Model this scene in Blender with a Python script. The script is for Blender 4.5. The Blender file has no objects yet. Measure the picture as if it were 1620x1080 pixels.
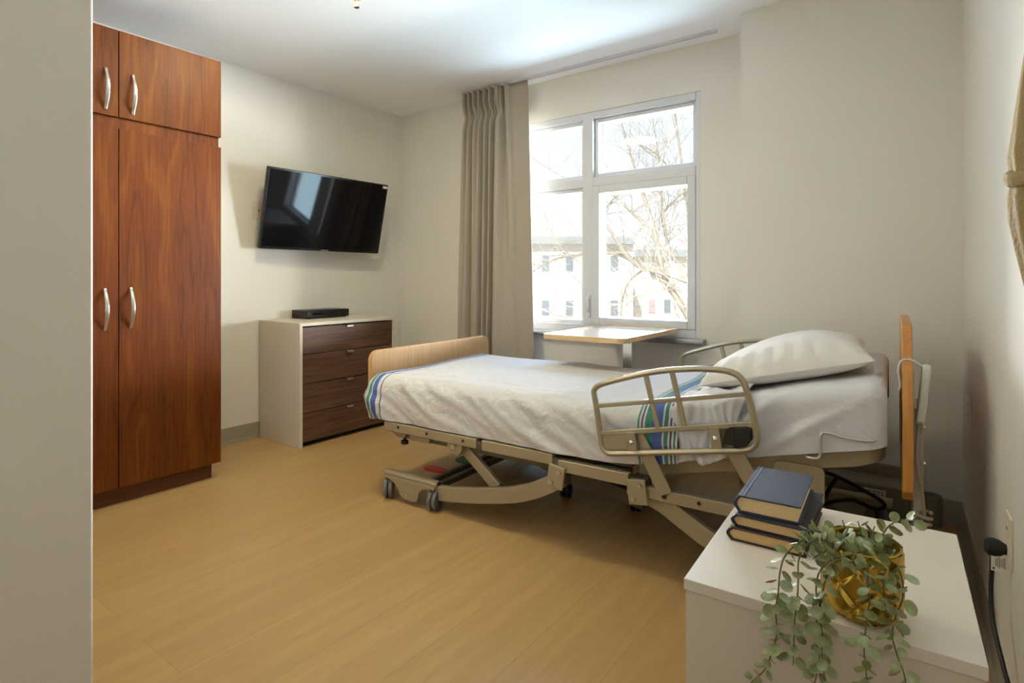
import bpy, bmesh, math, random
from mathutils import Vector, Matrix
random.seed(7)
PI = math.pi
R = math.radians
S = bpy.context.scene
C = S.collection

# ------------------------------------------------------------------ helpers
def lin(c):
    c = c / 255.0
    return c / 12.92 if c <= 0.04045 else ((c + 0.055) / 1.055) ** 2.4
def rgb(r, g, b):
    return (lin(r), lin(g), lin(b), 1.0)

class MB:
    """collects shapes, links them as one mesh object"""
    def __init__(s):
        s.v = []; s.f = []; s.uv = None
    def add(s, vs, fs):
        o = len(s.v)
        s.v += [tuple(v) for v in vs]
        s.f += [tuple(i + o for i in f) for f in fs]
        return s
    def box(s, x0, x1, y0, y1, z0, z1):
        vs = [(x0,y0,z0),(x1,y0,z0),(x1,y1,z0),(x0,y1,z0),(x0,y0,z1),(x1,y0,z1),(x1,y1,z1),(x0,y1,z1)]
        return s.add(vs, [(0,3,2,1),(4,5,6,7),(0,1,5,4),(1,2,6,5),(2,3,7,6),(3,0,4,7)])
    def obox(s, c, half, m):
        """oriented box: centre, half sizes, 3x3 rotation"""
        vs = []
        for k in ((-1,-1,-1),(1,-1,-1),(1,1,-1),(-1,1,-1),(-1,-1,1),(1,-1,1),(1,1,1),(-1,1,1)):
            vs.append(Vector(c) + m @ Vector((k[0]*half[0], k[1]*half[1], k[2]*half[2])))
        return s.add(vs, [(0,3,2,1),(4,5,6,7),(0,1,5,4),(1,2,6,5),(2,3,7,6),(3,0,4,7)])
    def bar(s, a, b, w, h, up=(0,0,1)):
        a = Vector(a); b = Vector(b); d = (b - a)
        L = d.length; x = d.normalized(); up = Vector(up)
        y = up.cross(x)
        if y.length < 1e-5: y = Vector((0,1,0)).cross(x)
        y.normalize(); z = x.cross(y)
        m = Matrix((x, y, z)).transposed()
        return s.obox((a + b) / 2, (L/2, w/2, h/2), m)
    def prism(s, pts, axis, a0, a1):
        """extrude a 2-D polygon along an axis ('x': pts are (y,z); 'y': (x,z); 'z': (x,y))"""
        def mk(p, a):
            return (a,p[0],p[1]) if axis == 'x' else (p[0],a,p[1]) if axis == 'y' else (p[0],p[1],a)
        n = len(pts)
        vs = [mk(p, a0) for p in pts] + [mk(p, a1) for p in pts]
        fs = [tuple(range(n))[::-1], tuple(range(n, 2*n))]
        fs += [(i, (i+1) % n, (i+1) % n + n, i + n) for i in range(n)]
        return s.add(vs, fs)
    def tube(s, path, r, n=10, closed=False, cap=True, flat=None, updir=None):
        P = [Vector(p) for p in path]; m = len(P)
        rr = r if isinstance(r, (list, tuple)) else [r] * m
        rings = []; prev = None
        for i in range(m):
            if closed: t = P[(i+1) % m] - P[(i-1) % m]
            else: t = P[min(i+1, m-1)] - P[max(i-1, 0)]
            if t.length < 1e-9: t = Vector((0,0,1))
            t.normalize()
            if updir is not None: u = Vector(updir)
            elif prev is None: u = Vector((0,0,1)) if abs(t.z) < 0.9 else Vector((1,0,0))
            else: u = prev
            a = u - t * u.dot(t)
            if a.length < 1e-6: a = Vector((1,0,0)) - t * t.x
            a.normalize(); b = t.cross(a); prev = a
            k = flat or (1, 1)
            rings.append([P[i] + (a*math.cos(2*PI*j/n)*k[0] + b*math.sin(2*PI*j/n)*k[1]) * rr[i] for j in range(n)])
        vs = [v for g in rings for v in g]; fs = []
        for i in range(m if closed else m - 1):
            q = (i + 1) % m
            for j in range(n):
                fs.append((i*n + j, i*n + (j+1) % n, q*n + (j+1) % n, q*n + j))
        if cap and not closed:
            fs.append(tuple(range(n))[::-1]); fs.append(tuple((m-1)*n + j for j in range(n)))
        return s.add(vs, fs)
    def cyl(s, a, b, r, n=20, r2=None):
        return s.tube([a, b], [r, r if r2 is None else r2], n)
    def lathe(s, prof, c, n=32, axis='z'):
        """prof: list of (radius, height)"""
        vs = []; m = len(prof)
        for (r, h) in prof:
            for j in range(n):
                x, y = r*math.cos(2*PI*j/n), r*math.sin(2*PI*j/n)
                p = (x, y, h) if axis == 'z' else (h, x, y) if axis == 'x' else (y, h, x)
                vs.append((c[0]+p[0], c[1]+p[1], c[2]+p[2]))
        fs = [(i*n+j, i*n+(j+1) % n, (i+1)*n+(j+1) % n, (i+1)*n+j) for i in range(m-1) for j in range(n)]
        return s.add(vs, fs)
    def grid(s, fn, nu, nv, uvfn=None):
        vs = [fn(i/(nu-1), j/(nv-1)) for i in range(nu) for j in range(nv)]
        fs = [(i*nv+j, (i+1)*nv+j, (i+1)*nv+j+1, i*nv+j+1) for i in range(nu-1) for j in range(nv-1)]
        if uvfn:
            s.uv = (s.uv or []) + [uvfn(i/(nu-1), j/(nv-1)) for i in range(nu) for j in range(nv)]
        return s.add(vs, fs)
    def build(s, name, mat, parent=None, bevel=0, seg=2, sharp=40, solid=0):
        me = bpy.data.meshes.new(name)
        me.from_pydata([tuple(v) for v in s.v], [], s.f)
        bm = bmesh.new(); bm.from_mesh(me)
        bmesh.ops.recalc_face_normals(bm, faces=bm.faces)
        for f in bm.faces: f.smooth = True
        lim = R(sharp)
        for e in bm.edges:
            if len(e.link_faces) == 2 and e.calc_face_angle(0) > lim: e.smooth = False
        bm.to_mesh(me); bm.free()
        if s.uv:
            ul = me.uv_layers.new(name='UVMap')
            for lp in me.loops:
                ul.data[lp.index].uv = s.uv[lp.vertex_index]
        me.materials.append(mat)
        o = bpy.data.objects.new(name, me); C.objects.link(o)
        if parent: o.parent = parent
        if solid:
            sd = o.modifiers.new('solid', 'SOLIDIFY'); sd.thickness = solid; sd.offset = -1
        if bevel:
            b = o.modifiers.new('bevel', 'BEVEL'); b.width = bevel; b.segments = seg
            b.limit_method = 'ANGLE'; b.angle_limit = R(40); b.harden_normals = True
        return o

def spline(pts, k=6):
    P = [Vector(p) for p in pts]; out = []
    for i in range(len(P) - 1):
        p0 = P[max(i-1, 0)]; p1 = P[i]; p2 = P[i+1]; p3 = P[min(i+2, len(P)-1)]
        for j in range(k):
            t = j / k
            out.append(0.5*((2*p1) + (p2-p0)*t + (2*p0-5*p1+4*p2-p3)*t*t + (3*p1-p0-3*p2+p3)*t**3))
    out.append(P[-1]); return out
def rrect(x0, x1, y0, y1, r, n=6):
    """rounded rectangle; r one value or four (x0y0, x1y0, x1y1, x0y1)"""
    rs = r if isinstance(r, (list, tuple)) else [r]*4
    out = []
    for (cx, cy, a, q) in ((x0, y0, PI, rs[0]), (x1, y0, 1.5*PI, rs[1]), (x1, y1, 0, rs[2]), (x0, y1, .5*PI, rs[3])):
        sx = 1 if cx == x0 else -1; sy = 1 if cy == y0 else -1
        if q < 1e-6: out.append((cx, cy)); continue
        for i in range(n + 1):
            t = a + .5*PI*i/n
            out.append((cx + sx*q + q*math.cos(t), cy + sy*q + q*math.sin(t)))
    return out

def tag(o, label=None, cat=None, group=None, kind=None):
    if label: o['label'] = label
    if cat: o['category'] = cat
    if group: o['group'] = group
    if kind: o['kind'] = kind
    return o
def empty(name, loc, rz=0, label=None, cat=None, group=None, rot=None):
    o = bpy.data.objects.new(name, None); C.objects.link(o)
    o.empty_display_size = .1
    o.location = loc; o.rotation_euler = rot if rot else (0, 0, rz)
    return tag(o, label, cat, group)
def struct(name, mb, mat, parent=None, label=None, cat=None, **k):
    o = mb.build(name, mat, parent, **k)
    if not parent: tag(o, label, cat, kind='structure')
    return o

# ------------------------------------------------------------------ materials
def newmat(name):
    m = bpy.data.materials.new(name); m.use_nodes = True
    nt = m.node_tree
    return m, nt, nt.nodes['Principled BSDF']
def mat(name, col, rough=.5, metal=0, bump=None, spec=.5, var=0, vscale=8, coat=0, sheen=0):
    m, nt, b = newmat(name)
    b.inputs['Base Color'].default_value = col
    b.inputs['Roughness'].default_value = rough
    b.inputs['Metallic'].default_value = metal
    b.inputs['Specular IOR Level'].default_value = spec
    if coat: b.inputs['Coat Weight'].default_value = coat
    if sheen: b.inputs['Sheen Weight'].default_value = sheen
    tc = None
    if var or bump:
        tc = nt.nodes.new('ShaderNodeTexCoord')
    if var:
        n = nt.nodes.new('ShaderNodeTexNoise'); n.inputs['Scale'].default_value = vscale; n.inputs['Detail'].default_value = 5
        nt.links.new(tc.outputs['Object'], n.inputs['Vector'])
        mx = nt.nodes.new('ShaderNodeMix'); mx.data_type = 'RGBA'
        mx.inputs[6].default_value = tuple(c*(1-var) for c in col[:3]) + (1,)
        mx.inputs[7].default_value = tuple(min(1, c*(1+var)) for c in col[:3]) + (1,)
        nt.links.new(n.outputs['Fac'], mx.inputs[0]); nt.links.new(mx.outputs[2], b.inputs['Base Color'])
    if bump:
        n2 = nt.nodes.new('ShaderNodeTexNoise'); n2.inputs['Scale'].default_value = bump[0]; n2.inputs['Detail'].default_value = 4
        nt.links.new(tc.outputs['Object'], n2.inputs['Vector'])
        bp = nt.nodes.new('ShaderNodeBump'); bp.inputs['Strength'].default_value = bump[1]; bp.inputs['Distance'].default_value = .01
        nt.links.new(n2.outputs['Fac'], bp.inputs['Height']); nt.links.new(bp.outputs['Normal'], b.inputs['Normal'])
    return m
def wood(name, dark, mid, light, axis='z', scale=5, stretch=.08, rings=9, rough=.4, fine=120, finew=.35, spec=.5):
    """veneer: contour-like grain stretched along one axis plus fine fibres"""
    m, nt, b = newmat(name)
    N = nt.nodes.new; L = nt.links.new
    b.inputs['Roughness'].default_value = rough; b.inputs['Specular IOR Level'].default_value = spec
    tc = N('ShaderNodeTexCoord'); mp = N('ShaderNodeMapping')
    L(tc.outputs['Object'], mp.inputs['Vector'])
    sc = {'x': (stretch,1,1), 'y': (1,stretch,1), 'z': (1,1,stretch)}[axis]
    mp.inputs['Scale'].default_value = sc
    n = N('ShaderNodeTexNoise'); n.inputs['Scale'].default_value = scale; n.inputs['Detail'].default_value = 3; n.inputs['Roughness'].default_value = .45
    L(mp.outputs['Vector'], n.inputs['Vector'])
    mu = N('ShaderNodeMath'); mu.operation = 'MULTIPLY'; mu.inputs[1].default_value = rings
    L(n.outputs['Fac'], mu.inputs[0])
    fr = N('ShaderNodeMath'); fr.operation = 'PINGPONG'; fr.inputs[1].default_value = 1
    L(mu.outputs[0], fr.inputs[0])
    rp = N('ShaderNodeValToRGB'); L(fr.outputs[0], rp.inputs['Fac'])
    e = rp.color_ramp.elements
    e[0].position = 0; e[0].color = dark; e[1].position = 1; e[1].color = light
    x = e.new(.22); x.color = mid
    x = e.new(.7); x.color = mid
    n2 = N('ShaderNodeTexNoise'); n2.inputs['Scale'].default_value = fine; n2.inputs['Detail'].default_value = 2
    mp2 = N('ShaderNodeMapping'); L(tc.outputs['Object'], mp2.inputs['Vector'])
    mp2.inputs['Scale'].default_value = {'x': (.03,1,1), 'y': (1,.03,1), 'z': (1,1,.03)}[axis]
    L(mp2.outputs['Vector'], n2.inputs['Vector'])
    rp2 = N('ShaderNodeValToRGB'); L(n2.outputs['Fac'], rp2.inputs['Fac'])
    rp2.color_ramp.elements[0].position = .35; rp2.color_ramp.elements[0].color = dark
    rp2.color_ramp.elements[1].position = .65; rp2.color_ramp.elements[1].color = light
    mx = N('ShaderNodeMix'); mx.data_type = 'RGBA'; mx.inputs[0].default_value = finew
    L(rp.outputs['Color'], mx.inputs[6]); L(rp2.outputs['Color'], mx.inputs[7])
    L(mx.outputs[2], b.inputs['Base Color'])
    return m

M = {}
M['wall'] = mat('wall_paint', (.69,.655,.595,1), .55, bump=(60,.06), var=.015, vscale=2)
M['ceiling'] = mat('ceiling_paint', (.90,.90,.90,1), .8, bump=(120,.08))
M['cove'] = mat('cove_base', rgb(138,128,110), .55)
M['covetoe'] = mat('cove_toe', rgb(150,142,126), .4)
M['cherry'] = wood('cherry_laminate', rgb(72,30,2), rgb(95,44,6), rgb(114,62,14), 'z', 7, .13, 7, .46, 130, .35, spec=.25)
M['cherrydark'] = wood('cherry_kick', rgb(78,38,17), rgb(92,48,23), rgb(106,58,28), 'y', 6, .1, 8, .45, 130, .35)
M['walnut'] = wood('walnut_drawer', rgb(58,38,26), rgb(88,60,44), rgb(112,80,60), 'y', 9, .06, 9, .45, 150, .5)
M['beech'] = wood('beech_board', rgb(178,138,92), rgb(190,150,104), rgb(200,162,116), 'z', 9, .03, 5, .35, 160, .6)
M['beechedge'] = wood('beech_edge', rgb(172,112,48), rgb(192,132,62), rgb(204,148,80), 'z', 9, .03, 5, .35, 160, .4)
M['oak'] = wood('oak_table_edge', rgb(190,156,106), rgb(206,174,126), rgb(218,190,146), 'x', 9, .05, 5, .35, 120, .4)
M['white'] = mat('white_laminate', rgb(214,206,194), .28)
M['whiteside'] = mat('white_melamine', rgb(205,196,182), .42)
M['vinyl'] = mat('white_vinyl', rgb(204,205,209), .35)
M['gasket'] = mat('grey_gasket', rgb(90,95,100), .5)
M['sill'] = mat('grey_sill', rgb(150,146,146), .3)
M['steel'] = mat('brushed_steel', rgb(200,198,194), .3, 1)
M['chrome'] = mat('chrome', rgb(215,215,215), .15, 1)
M['black'] = mat('black_plastic', rgb(22,22,24), .35)
M['rubber'] = mat('black_rubber', rgb(18,17,17), .6)
M['screen'] = mat('screen_glass', (.004,.004,.006,1), .05, spec=.28)
M['bezel'] = mat('gloss_black', (.006,.006,.008,1), .18)
M['frame'] = mat('beige_bed_metal', rgb(158,146,118), .38, .25)
M['framedark'] = mat('dark_bed_metal', rgb(92,84,68), .45, .2)
M['railm'] = mat('beige_rail_metal', rgb(160,150,126), .33, .35)
M['castergrey'] = mat('caster_grey', rgb(100,100,100), .5)
M['casterhub'] = mat('caster_hub', rgb(70,70,72), .45)
M['sheet'] = mat('white_sheet', rgb(202,202,204), .85, bump=(45,.25), sheen=.1)
M['pillow'] = mat('white_pillowcase', rgb(214,210,204), .85, bump=(28,.3), sheen=.1)
M['mattress'] = mat('tan_mattress', rgb(176,140,108), .8, bump=(60,.2))
M['curtain'] = mat('taupe_curtain', rgb(160,149,135), .85, bump=(300,.15), sheen=.15)
M['navy'] = mat('navy_bookcloth', rgb(42,52,78), .65, bump=(500,.3), var=.1, vscale=40)
M['navydark'] = mat('navy_board', rgb(26,30,46), .6, bump=(500,.2))
M['maroon'] = mat('maroon_board', rgb(58,40,34), .6, bump=(400,.2))
M['pagecream'] = mat('cream_pages', rgb(226,198,146), .8, bump=(160,.2))
M['pagetan'] = mat('tan_pages', rgb(214,180,124), .8, bump=(160,.2))
M['gold'] = mat('gold_ceramic', rgb(186,154,66), .25, .9, var=.12, vscale=30)
M['soil'] = mat('pot_soil', rgb(58,40,26), .9, bump=(80,.6))
M['stem'] = mat('eucalyptus_stem', rgb(96,88,62), .6)
M['ivory'] = mat('ivory_plastic', rgb(212,202,182), .4)
M['greypl'] = mat('grey_plastic', rgb(168,164,154), .45)
M['handset'] = mat('pale_handset', rgb(196,196,188), .45)
M['coil'] = mat('beige_coil_cord', rgb(150,138,116), .5)
M['pipe'] = mat('grey_pipe', rgb(126,118,102), .5)
M['paper'] = mat('white_paper', rgb(222,216,204), .8)
M['ink'] = mat('label_ink', rgb(60,56,54), .8)
M['red'] = mat('red_pedal', rgb(190,34,34), .4)
M['green'] = mat('green_pedal', rgb(20,120,60), .4)
M['brass'] = mat('brass', rgb(190,150,90), .3, 1)
M['glassbulb'] = mat('frosted_bulb', rgb(230,225,215), .2)
M['tan'] = mat('tan_fabric', rgb(158,138,98), .8, bump=(200,.3))
M['stucco'] = mat('cream_stucco', rgb(226,216,198), .9, bump=(20,.1), var=.04, vscale=1.2)
M['fascia'] = mat('grey_fascia', rgb(168,170,166), .7)
M['brick'] = mat('tan_brick', rgb(222,206,184), .9, var=.08, vscale=3)
M['winglass'] = mat('dark_window', rgb(140,146,150), .25)
M['wintrim'] = mat('window_trim', rgb(225,222,214), .6)
M['pinkblind'] = mat('pink_blind', rgb(214,170,170), .7)
M['bark'] = mat('tree_bark', rgb(168,155,138), .9, var=.4, vscale=6, bump=(25,.6))
M['snow'] = mat('snow_ground', rgb(236,238,240), .9)

def leaf_mat():
    m, nt, b = newmat('eucalyptus_leaf')
    N = nt.nodes.new; L = nt.links.new
    at = N('ShaderNodeTexCoord'); n = N('ShaderNodeTexNoise'); n.inputs['Scale'].default_value = 45
    L(at.outputs['Object'], n.inputs['Vector'])
    rp = N('ShaderNodeValToRGB'); L(n.outputs['Fac'], rp.inputs['Fac'])
    e = rp.color_ramp.elements
    e[0].position = .3; e[0].color = rgb(112,118,62); e[1].position = .72; e[1].color = rgb(170,184,152)
    x = e.new(.5); x.color = rgb(140,150,104)
    L(rp.outputs['Color'], b.inputs['Base Color'])
    b.inputs['Roughness'].default_value = .5
    b.inputs['Transmission Weight'].default_value = 0
    return m
M['leaf'] = leaf_mat()

def floor_mat():
    m, nt, b = newmat('floor_vinyl_plank')
    N = nt.nodes.new; L = nt.links.new
    tc = N('ShaderNodeTexCoord')
    mp = N('ShaderNodeMapping'); mp.inputs['Rotation'].default_value = (0, 0, PI/2)
    mp.inputs['Location'].default_value = (0, .46, 0)
    L(tc.outputs['Object'], mp.inputs['Vector'])
    br = N('ShaderNodeTexBrick'); br.inputs['Scale'].default_value = 1
    br.inputs['Brick Width'].default_value = 1.9; br.inputs['Row Height'].default_value = .231
    br.inputs['Mortar Size'].default_value = .0016; br.inputs['Mortar Smooth'].default_value = 1; br.inputs['Bias'].default_value = -.3
    br.inputs['Color1'].default_value = (.45,.45,.45,1); br.inputs['Color2'].default_value = (.56,.56,.56,1)
    br.inputs['Mortar'].default_value = (.22,.22,.22,1); br.offset = .37
    L(mp.outputs['Vector'], br.inputs['Vector'])
    mp2 = N('ShaderNodeMapping'); mp2.inputs['Scale'].default_value = (1, .07, 1)
    L(tc.outputs['Object'], mp2.inputs['Vector'])
    n = N('ShaderNodeTexNoise'); n.inputs['Scale'].default_value = 9; n.inputs['Detail'].default_value = 4
    n2 = N('ShaderNodeTexNoise'); n2.inputs['Scale'].default_value = 150; n2.inputs['Detail'].default_value = 2
    L(mp2.outputs['Vector'], n.inputs['Vector']); L(mp2.outputs['Vector'], n2.inputs['Vector'])
    mu = N('ShaderNodeMath'); mu.operation = 'MULTIPLY'; mu.inputs[1].default_value = 8
    L(n.outputs['Fac'], mu.inputs[0])
    pp = N('ShaderNodeMath'); pp.operation = 'PINGPONG'; pp.inputs[1].default_value = 1; L(mu.outputs[0], pp.inputs[0])
    m1 = N('ShaderNodeMix'); m1.data_type = 'FLOAT'; m1.inputs[0].default_value = .66
    L(pp.outputs[0], m1.inputs[2]); L(n2.outputs['Fac'], m1.inputs[3])
    rp = N('ShaderNodeValToRGB'); L(m1.outputs[0], rp.inputs['Fac'])
    e = rp.color_ramp.elements
    e[0].position = .15; e[0].color = rgb(166,132,84); e[1].position = .85; e[1].color = rgb(182,148,98)
    mm = N('ShaderNodeMix'); mm.data_type = 'RGBA'; mm.blend_type = 'MULTIPLY'; mm.inputs[0].default_value = 1
    sc = N('ShaderNodeMix'); sc.data_type = 'RGBA'; sc.blend_type = 'ADD'; sc.inputs[0].default_value = 1
    sc.inputs[7].default_value = (.45,.45,.45,1)
    L(br.outputs['Color'], sc.inputs[6])
    L(rp.outputs['Color'], mm.inputs[6]); L(sc.outputs[2], mm.inputs[7])
    L(mm.outputs[2], b.inputs['Base Color'])
    b.inputs['Roughness'].default_value = .42; b.inputs['Specular IOR Level'].default_value = .35
    return m
M['floor'] = floor_mat()

def glass_mat():
    m, nt, b = newmat('window_glass')
    nt.nodes.remove(b)
    N = nt.nodes.new; L = nt.links.new
    out = nt.nodes['Material Output']
    t = N('ShaderNodeBsdfTransparent'); t.inputs['Color'].default_value = (.97,.985,.985,1)
    g = N('ShaderNodeBsdfGlossy'); g.inputs['Roughness'].default_value = .02
    lw = N('ShaderNodeLayerWeight'); lw.inputs['Blend'].default_value = .15
    fz = N('ShaderNodeMath'); fz.operation = 'MULTIPLY'; fz.inputs[1].default_value = .3; L(lw.outputs['Facing'], fz.inputs[0])
    mx = N('ShaderNodeMixShader'); L(fz.outputs[0], mx.inputs[0]); L(t.outputs[0], mx.inputs[1]); L(g.outputs[0], mx.inputs[2])
    L(mx.outputs[0], out.inputs['Surface'])
    return m
M['glass'] = glass_mat()

# striped bedspread: u of the UV map is the distance along the bed in metres
def bedspread_mat():
    m, nt, b = newmat('striped_cotton')
    N = nt.nodes.new; L = nt.links.new
    uv = N('ShaderNodeUVMap'); sp = N('ShaderNodeSeparateXYZ'); L(uv.outputs[0], sp.inputs[0])
    mr = N('ShaderNodeMapRange'); mr.inputs[1].default_value = -.40; mr.inputs[2].default_value = 1.35
    L(sp.outputs[0], mr.inputs[0])
    rp = N('ShaderNodeValToRGB'); rp.color_ramp.interpolation = 'CONSTANT'
    L(mr.outputs[0], rp.inputs['Fac'])
    W = rgb(200,198,197); G = rgb(62,128,112); B = rgb(72,92,158); V = rgb(92,74,108); D = rgb(70,92,128)
    foot = [(q+.062, c) for q, c in [(-.462,W),(-.372,V),(-.364,W),(-.352,D),(-.345,W),(-.335,V),(-.327,W),(-.318,G),(-.292,W),(-.286,B),(-.258,W),(-.250,D),(-.246,W),(-.238,D),(-.235,W)]]
    head = [(1.120,G),(1.127,W),(1.134,V),(1.142,W),(1.150,G),(1.178,B),(1.212,W),(1.220,G),(1.227,W),(1.234,V),(1.242,W),(1.250,G),(1.257,W)]
    st = foot + head
    e = rp.color_ramp.elements
    for i, (x, c) in enumerate(st):
        p = (x + .40) / 1.75
        if i == 0: e[0].position = 0; e[0].color = c
        elif i == 1: e[1].position = p; e[1].color = c
        else:
            q = e.new(p); q.color = c
    L(rp.outputs['Color'], b.inputs['Base Color'])
    b.inputs['Roughness'].default_value = .85; b.inputs['Sheen Weight'].default_value = .1
    tc = N('ShaderNodeTexCoord')
    n = N('ShaderNodeTexNoise'); n.inputs['Scale'].default_value = 14; n.inputs['Detail'].default_value = 6; n.inputs['Distortion'].default_value = .6
    L(tc.outputs['Object'], n.inputs['Vector'])
    bp = N('ShaderNodeBump'); bp.inputs['Strength'].default_value = .5; bp.inputs['Distance'].default_value = .03
    L(n.outputs['Fac'], bp.inputs['Height']); L(bp.outputs['Normal'], b.inputs['Normal'])
    return m
M['spread'] = bedspread_mat()

# ------------------------------------------------------------------ camera
CAMH = 1.05; TH = R(36.2); FPX = 900.0
cam = bpy.data.cameras.new('camera'); co = bpy.data.objects.new('camera', cam); C.objects.link(co)
cam.sensor_width = 36; cam.lens = 36 * FPX / 1620
cam.shift_y = -98 / 1620
cam.clip_start = .02; cam.clip_end = 300
co.location = (0, 0, CAMH); co.rotation_euler = (PI/2, 0, TH)
S.camera = co
FX, FY = -math.sin(TH), math.cos(TH); RX, RY = math.cos(TH), math.sin(TH)
def at(u, v, t):
    """point seen at pixel (u, v) of the 1620x1080 photo at depth t"""
    a = (u - 810) / FPX
    return Vector(((FX + RX*a)*t, (FY + RY*a)*t, CAMH + (442 - v)/FPX*t))
def aty(u, v, y):
    a = (u - 810) / FPX
    return at(u, v, y / (FY + RY*a))

# ------------------------------------------------------------------ room shell
XL, YW, YJ, ZC = -3.615, 3.345, 3.09, 2.435
XJ = -.787
RW0 = Vector((.118, YJ)); RWD = Vector((math.sin(R(1.6)), -math.cos(R(1.6))))   # right wall runs towards the camera side
RWN = Vector((-RWD.y, RWD.x)) * -1          # into the room
if RWN.x > 0: RWN = -RWN
def rw(s, off=0, z=0):
    p = RW0 + RWD*s + RWN*off
    return Vector((p.x, p.y, z))
RE = rw(4.7)
XE, YE = -1.2, .378       # entry wall
YB = RE.y

struct('floor', MB().box(XL-.12, .6, YB-.1, YW+.12, -.12, 0), M['floor'], label='tan wood-look vinyl plank floor', cat='floor')
struct('ceiling', MB().box(XL-.12, .6, YB-.1, YW+.12, ZC, ZC+.12), M['ceiling'], label='plain white ceiling', cat='ceiling')
struct('wall_left', MB().box(XL-.12, XL, YE-.12, YW+.12, 0, ZC), M['wall'], label='beige wall behind the wardrobe and television', cat='wall')
WX0, WX1, WZ0, WZ1 = -2.56, -1.078, .70, 2.158
w = MB()
w.box(XL, WX0, YW, YW+.16, 0, ZC); w.box(WX1, XJ+.1, YW, YW+.16, 0, ZC)
w.box(WX0, WX1, YW, YW+.16, 0, WZ0); w.box(WX0, WX1, YW, YW+.16, WZ1, ZC)
struct('wall_far', w, M['wall'], label='beige wall around the window', cat='wall')
struct('wall_step', MB().box(XJ, .35, YJ, YW+.16, 0, ZC), M['wall'], label='beige wall section stepping forward behind the bed head', cat='wall')
w = MB(); a, b = rw(0), rw(4.7); n = Vector((-RWN.x, -RWN.y, 0))*.12
w.add([a, b, b+n, a+n] + [p + Vector((0,0,ZC)) for p in (a, b, b+n, a+n)], [(0,1,2,3),(4,5,6,7),(0,1,5,4),(1,2,6,5),(2,3,7,6),(3,0,4,7)])
struct('wall_right', w, M['wall'], label='pale wall along the right edge', cat='wall')
struct('wall_entry', MB().prism([(XL-.1,YE-.12),(XE-.12,YE-.12),(XE-.12,YB-.02),(XE,YB-.02),(XE,YE),(XL-.1,YE)], 'z', 0, ZC), M['wall'], label='beige foreground wall end at the left edge', cat='wall', bevel=.006)
struct('wall_back', MB().box(XE-.12, .45, YB-.12, YB, 0, ZC), M['wall'], label='beige wall behind the viewpoint', cat='wall')
# vinyl cove bases with a toe
def base_run(name, p, q, nrm, h=.102, label=''):
    p = Vector((p[0], p[1], 0)); q = Vector((q[0], q[1], 0)); n = Vector((nrm[0], nrm[1], 0)).normalized()
    prof = [(0,0),(.020,0),(.020,.004),(.009,.012),(.005,.022),(.005,h-.003),(.003,h),(0,h)]
    m = MB(); k = len(prof)
    m.add([p + n*a + Vector((0,0,z)) for a, z in prof] + [q + n*a + Vector((0,0,z)) for a, z in prof],
          [tuple(range(k)), tuple(range(k, 2*k))] + [(i, (i+1) % k, (i+1) % k + k, i + k) for i in range(k)])
    return struct(name, m, M['cove'], label=label, cat='baseboard', sharp=60)
base_run('baseboard_left', (XL, 1.53), (XL, YW), (1, 0), label='grey vinyl base along the television wall')
base_run('baseboard_far', (XL, YW), (XJ, YW), (0, -1), label='grey vinyl base under the window')
base_run('baseboard_step', (XJ, YJ), (.118, YJ), (0, -1), label='grey vinyl base on the stepped wall')
base_run('baseboard_right', rw(0), rw(4.6), RWN, label='grey vinyl base along the right wall')
struct('trim_1', MB().box(XJ, -.10, YJ-.022, YJ, 0, .212), M['cove'], label='taller grey protective board behind the bed head', cat='trim', bevel=.003)

# ------------------------------------------------------------------ window
win = bpy.data.objects.new('window_1', None); C.objects.link(win); tag(win, 'large white vinyl window of four panes beside the taupe curtain', 'window', kind='structure')
FY0, FY1 = YW+.004, YW+.10
def ring(m, x0, x1, z0, z1, tx0, tx1, tz0, tz1, y0, y1):
    m.box(x0, x0+tx0, y0, y1, z0, z1); m.box(x1-tx1, x1, y0, y1, z0, z1)
    m.box(x0+tx0, x1-tx1, y0, y1, z0, z0+tz0); m.box(x0+tx0, x1-tx1, y0, y1, z1-tz1, z1)
m = MB()
ring(m, WX0, WX1, WZ0, WZ1, .03, .03, .052, .045, FY0, FY1)
m.box(WX0+.03, WX1-.03, FY0, FY1, 1.665, 1.725)          # transom
m.box(-1.862, -1.79, FY0-.002, FY1+.002, WZ0+.05, WZ1-.04)          # mullion
m.build('frame', M['vinyl'], win, bevel=.004)
LX0, LX1, RX0, RX1 = WX0+.03, -1.862, -1.79, WX1-.03
def sash(name, x0, x1, z0, z1, w_, y0, y1):
    m = MB(); ring(m, x0, x1, z0, z1, w_, w_, w_, w_, y0, y1)
    s_ = m.build(name, M['vinyl'], win, bevel=.004)
    g = MB(); ring(g, x0+w_-.004, x1-w_+.004, z0+w_-.004, z1-w_+.004, .007, .007, .007, .007, y1-.03, y1-.012)
    g.build('gasket', M['gasket'], s_)
    MB().box(x0+w_-.002, x1-w_+.002, y1-.024, y1-.018, z0+w_-.002, z1-w_+.002).build('pane', M['glass'], s_)
    return s_
sash('fixed_sash', LX0, LX1, 1.725, WZ1-.045, .026, FY0+.03, FY1+.02)
sash('fixed_sash', RX0, RX1, 1.725, WZ1-.045, .026, FY0+.03, FY1+.02)
sash('fixed_sash', LX0, LX1, WZ0+.052, 1.665, .026, FY0+.03, FY1+.02)
sash('casement_sash', RX0, RX1, WZ0+.052, 1.665, .05, FY0-.006, FY1+.0)
m = MB(); m.box(-1.826, -1.802, FY0-.012, FY0, .80, .95)
lk = m.build('lock_plate', M['vinyl'], win, bevel=.004)
MB().tube(spline([(-1.814,FY0-.012,.93),(-1.814,FY0-.03,.92),(-1.814,FY0-.03,.86),(-1.814,FY0-.02,.84)]), .007, 8).build('lock_lever', M['vinyl'], lk)
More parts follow.
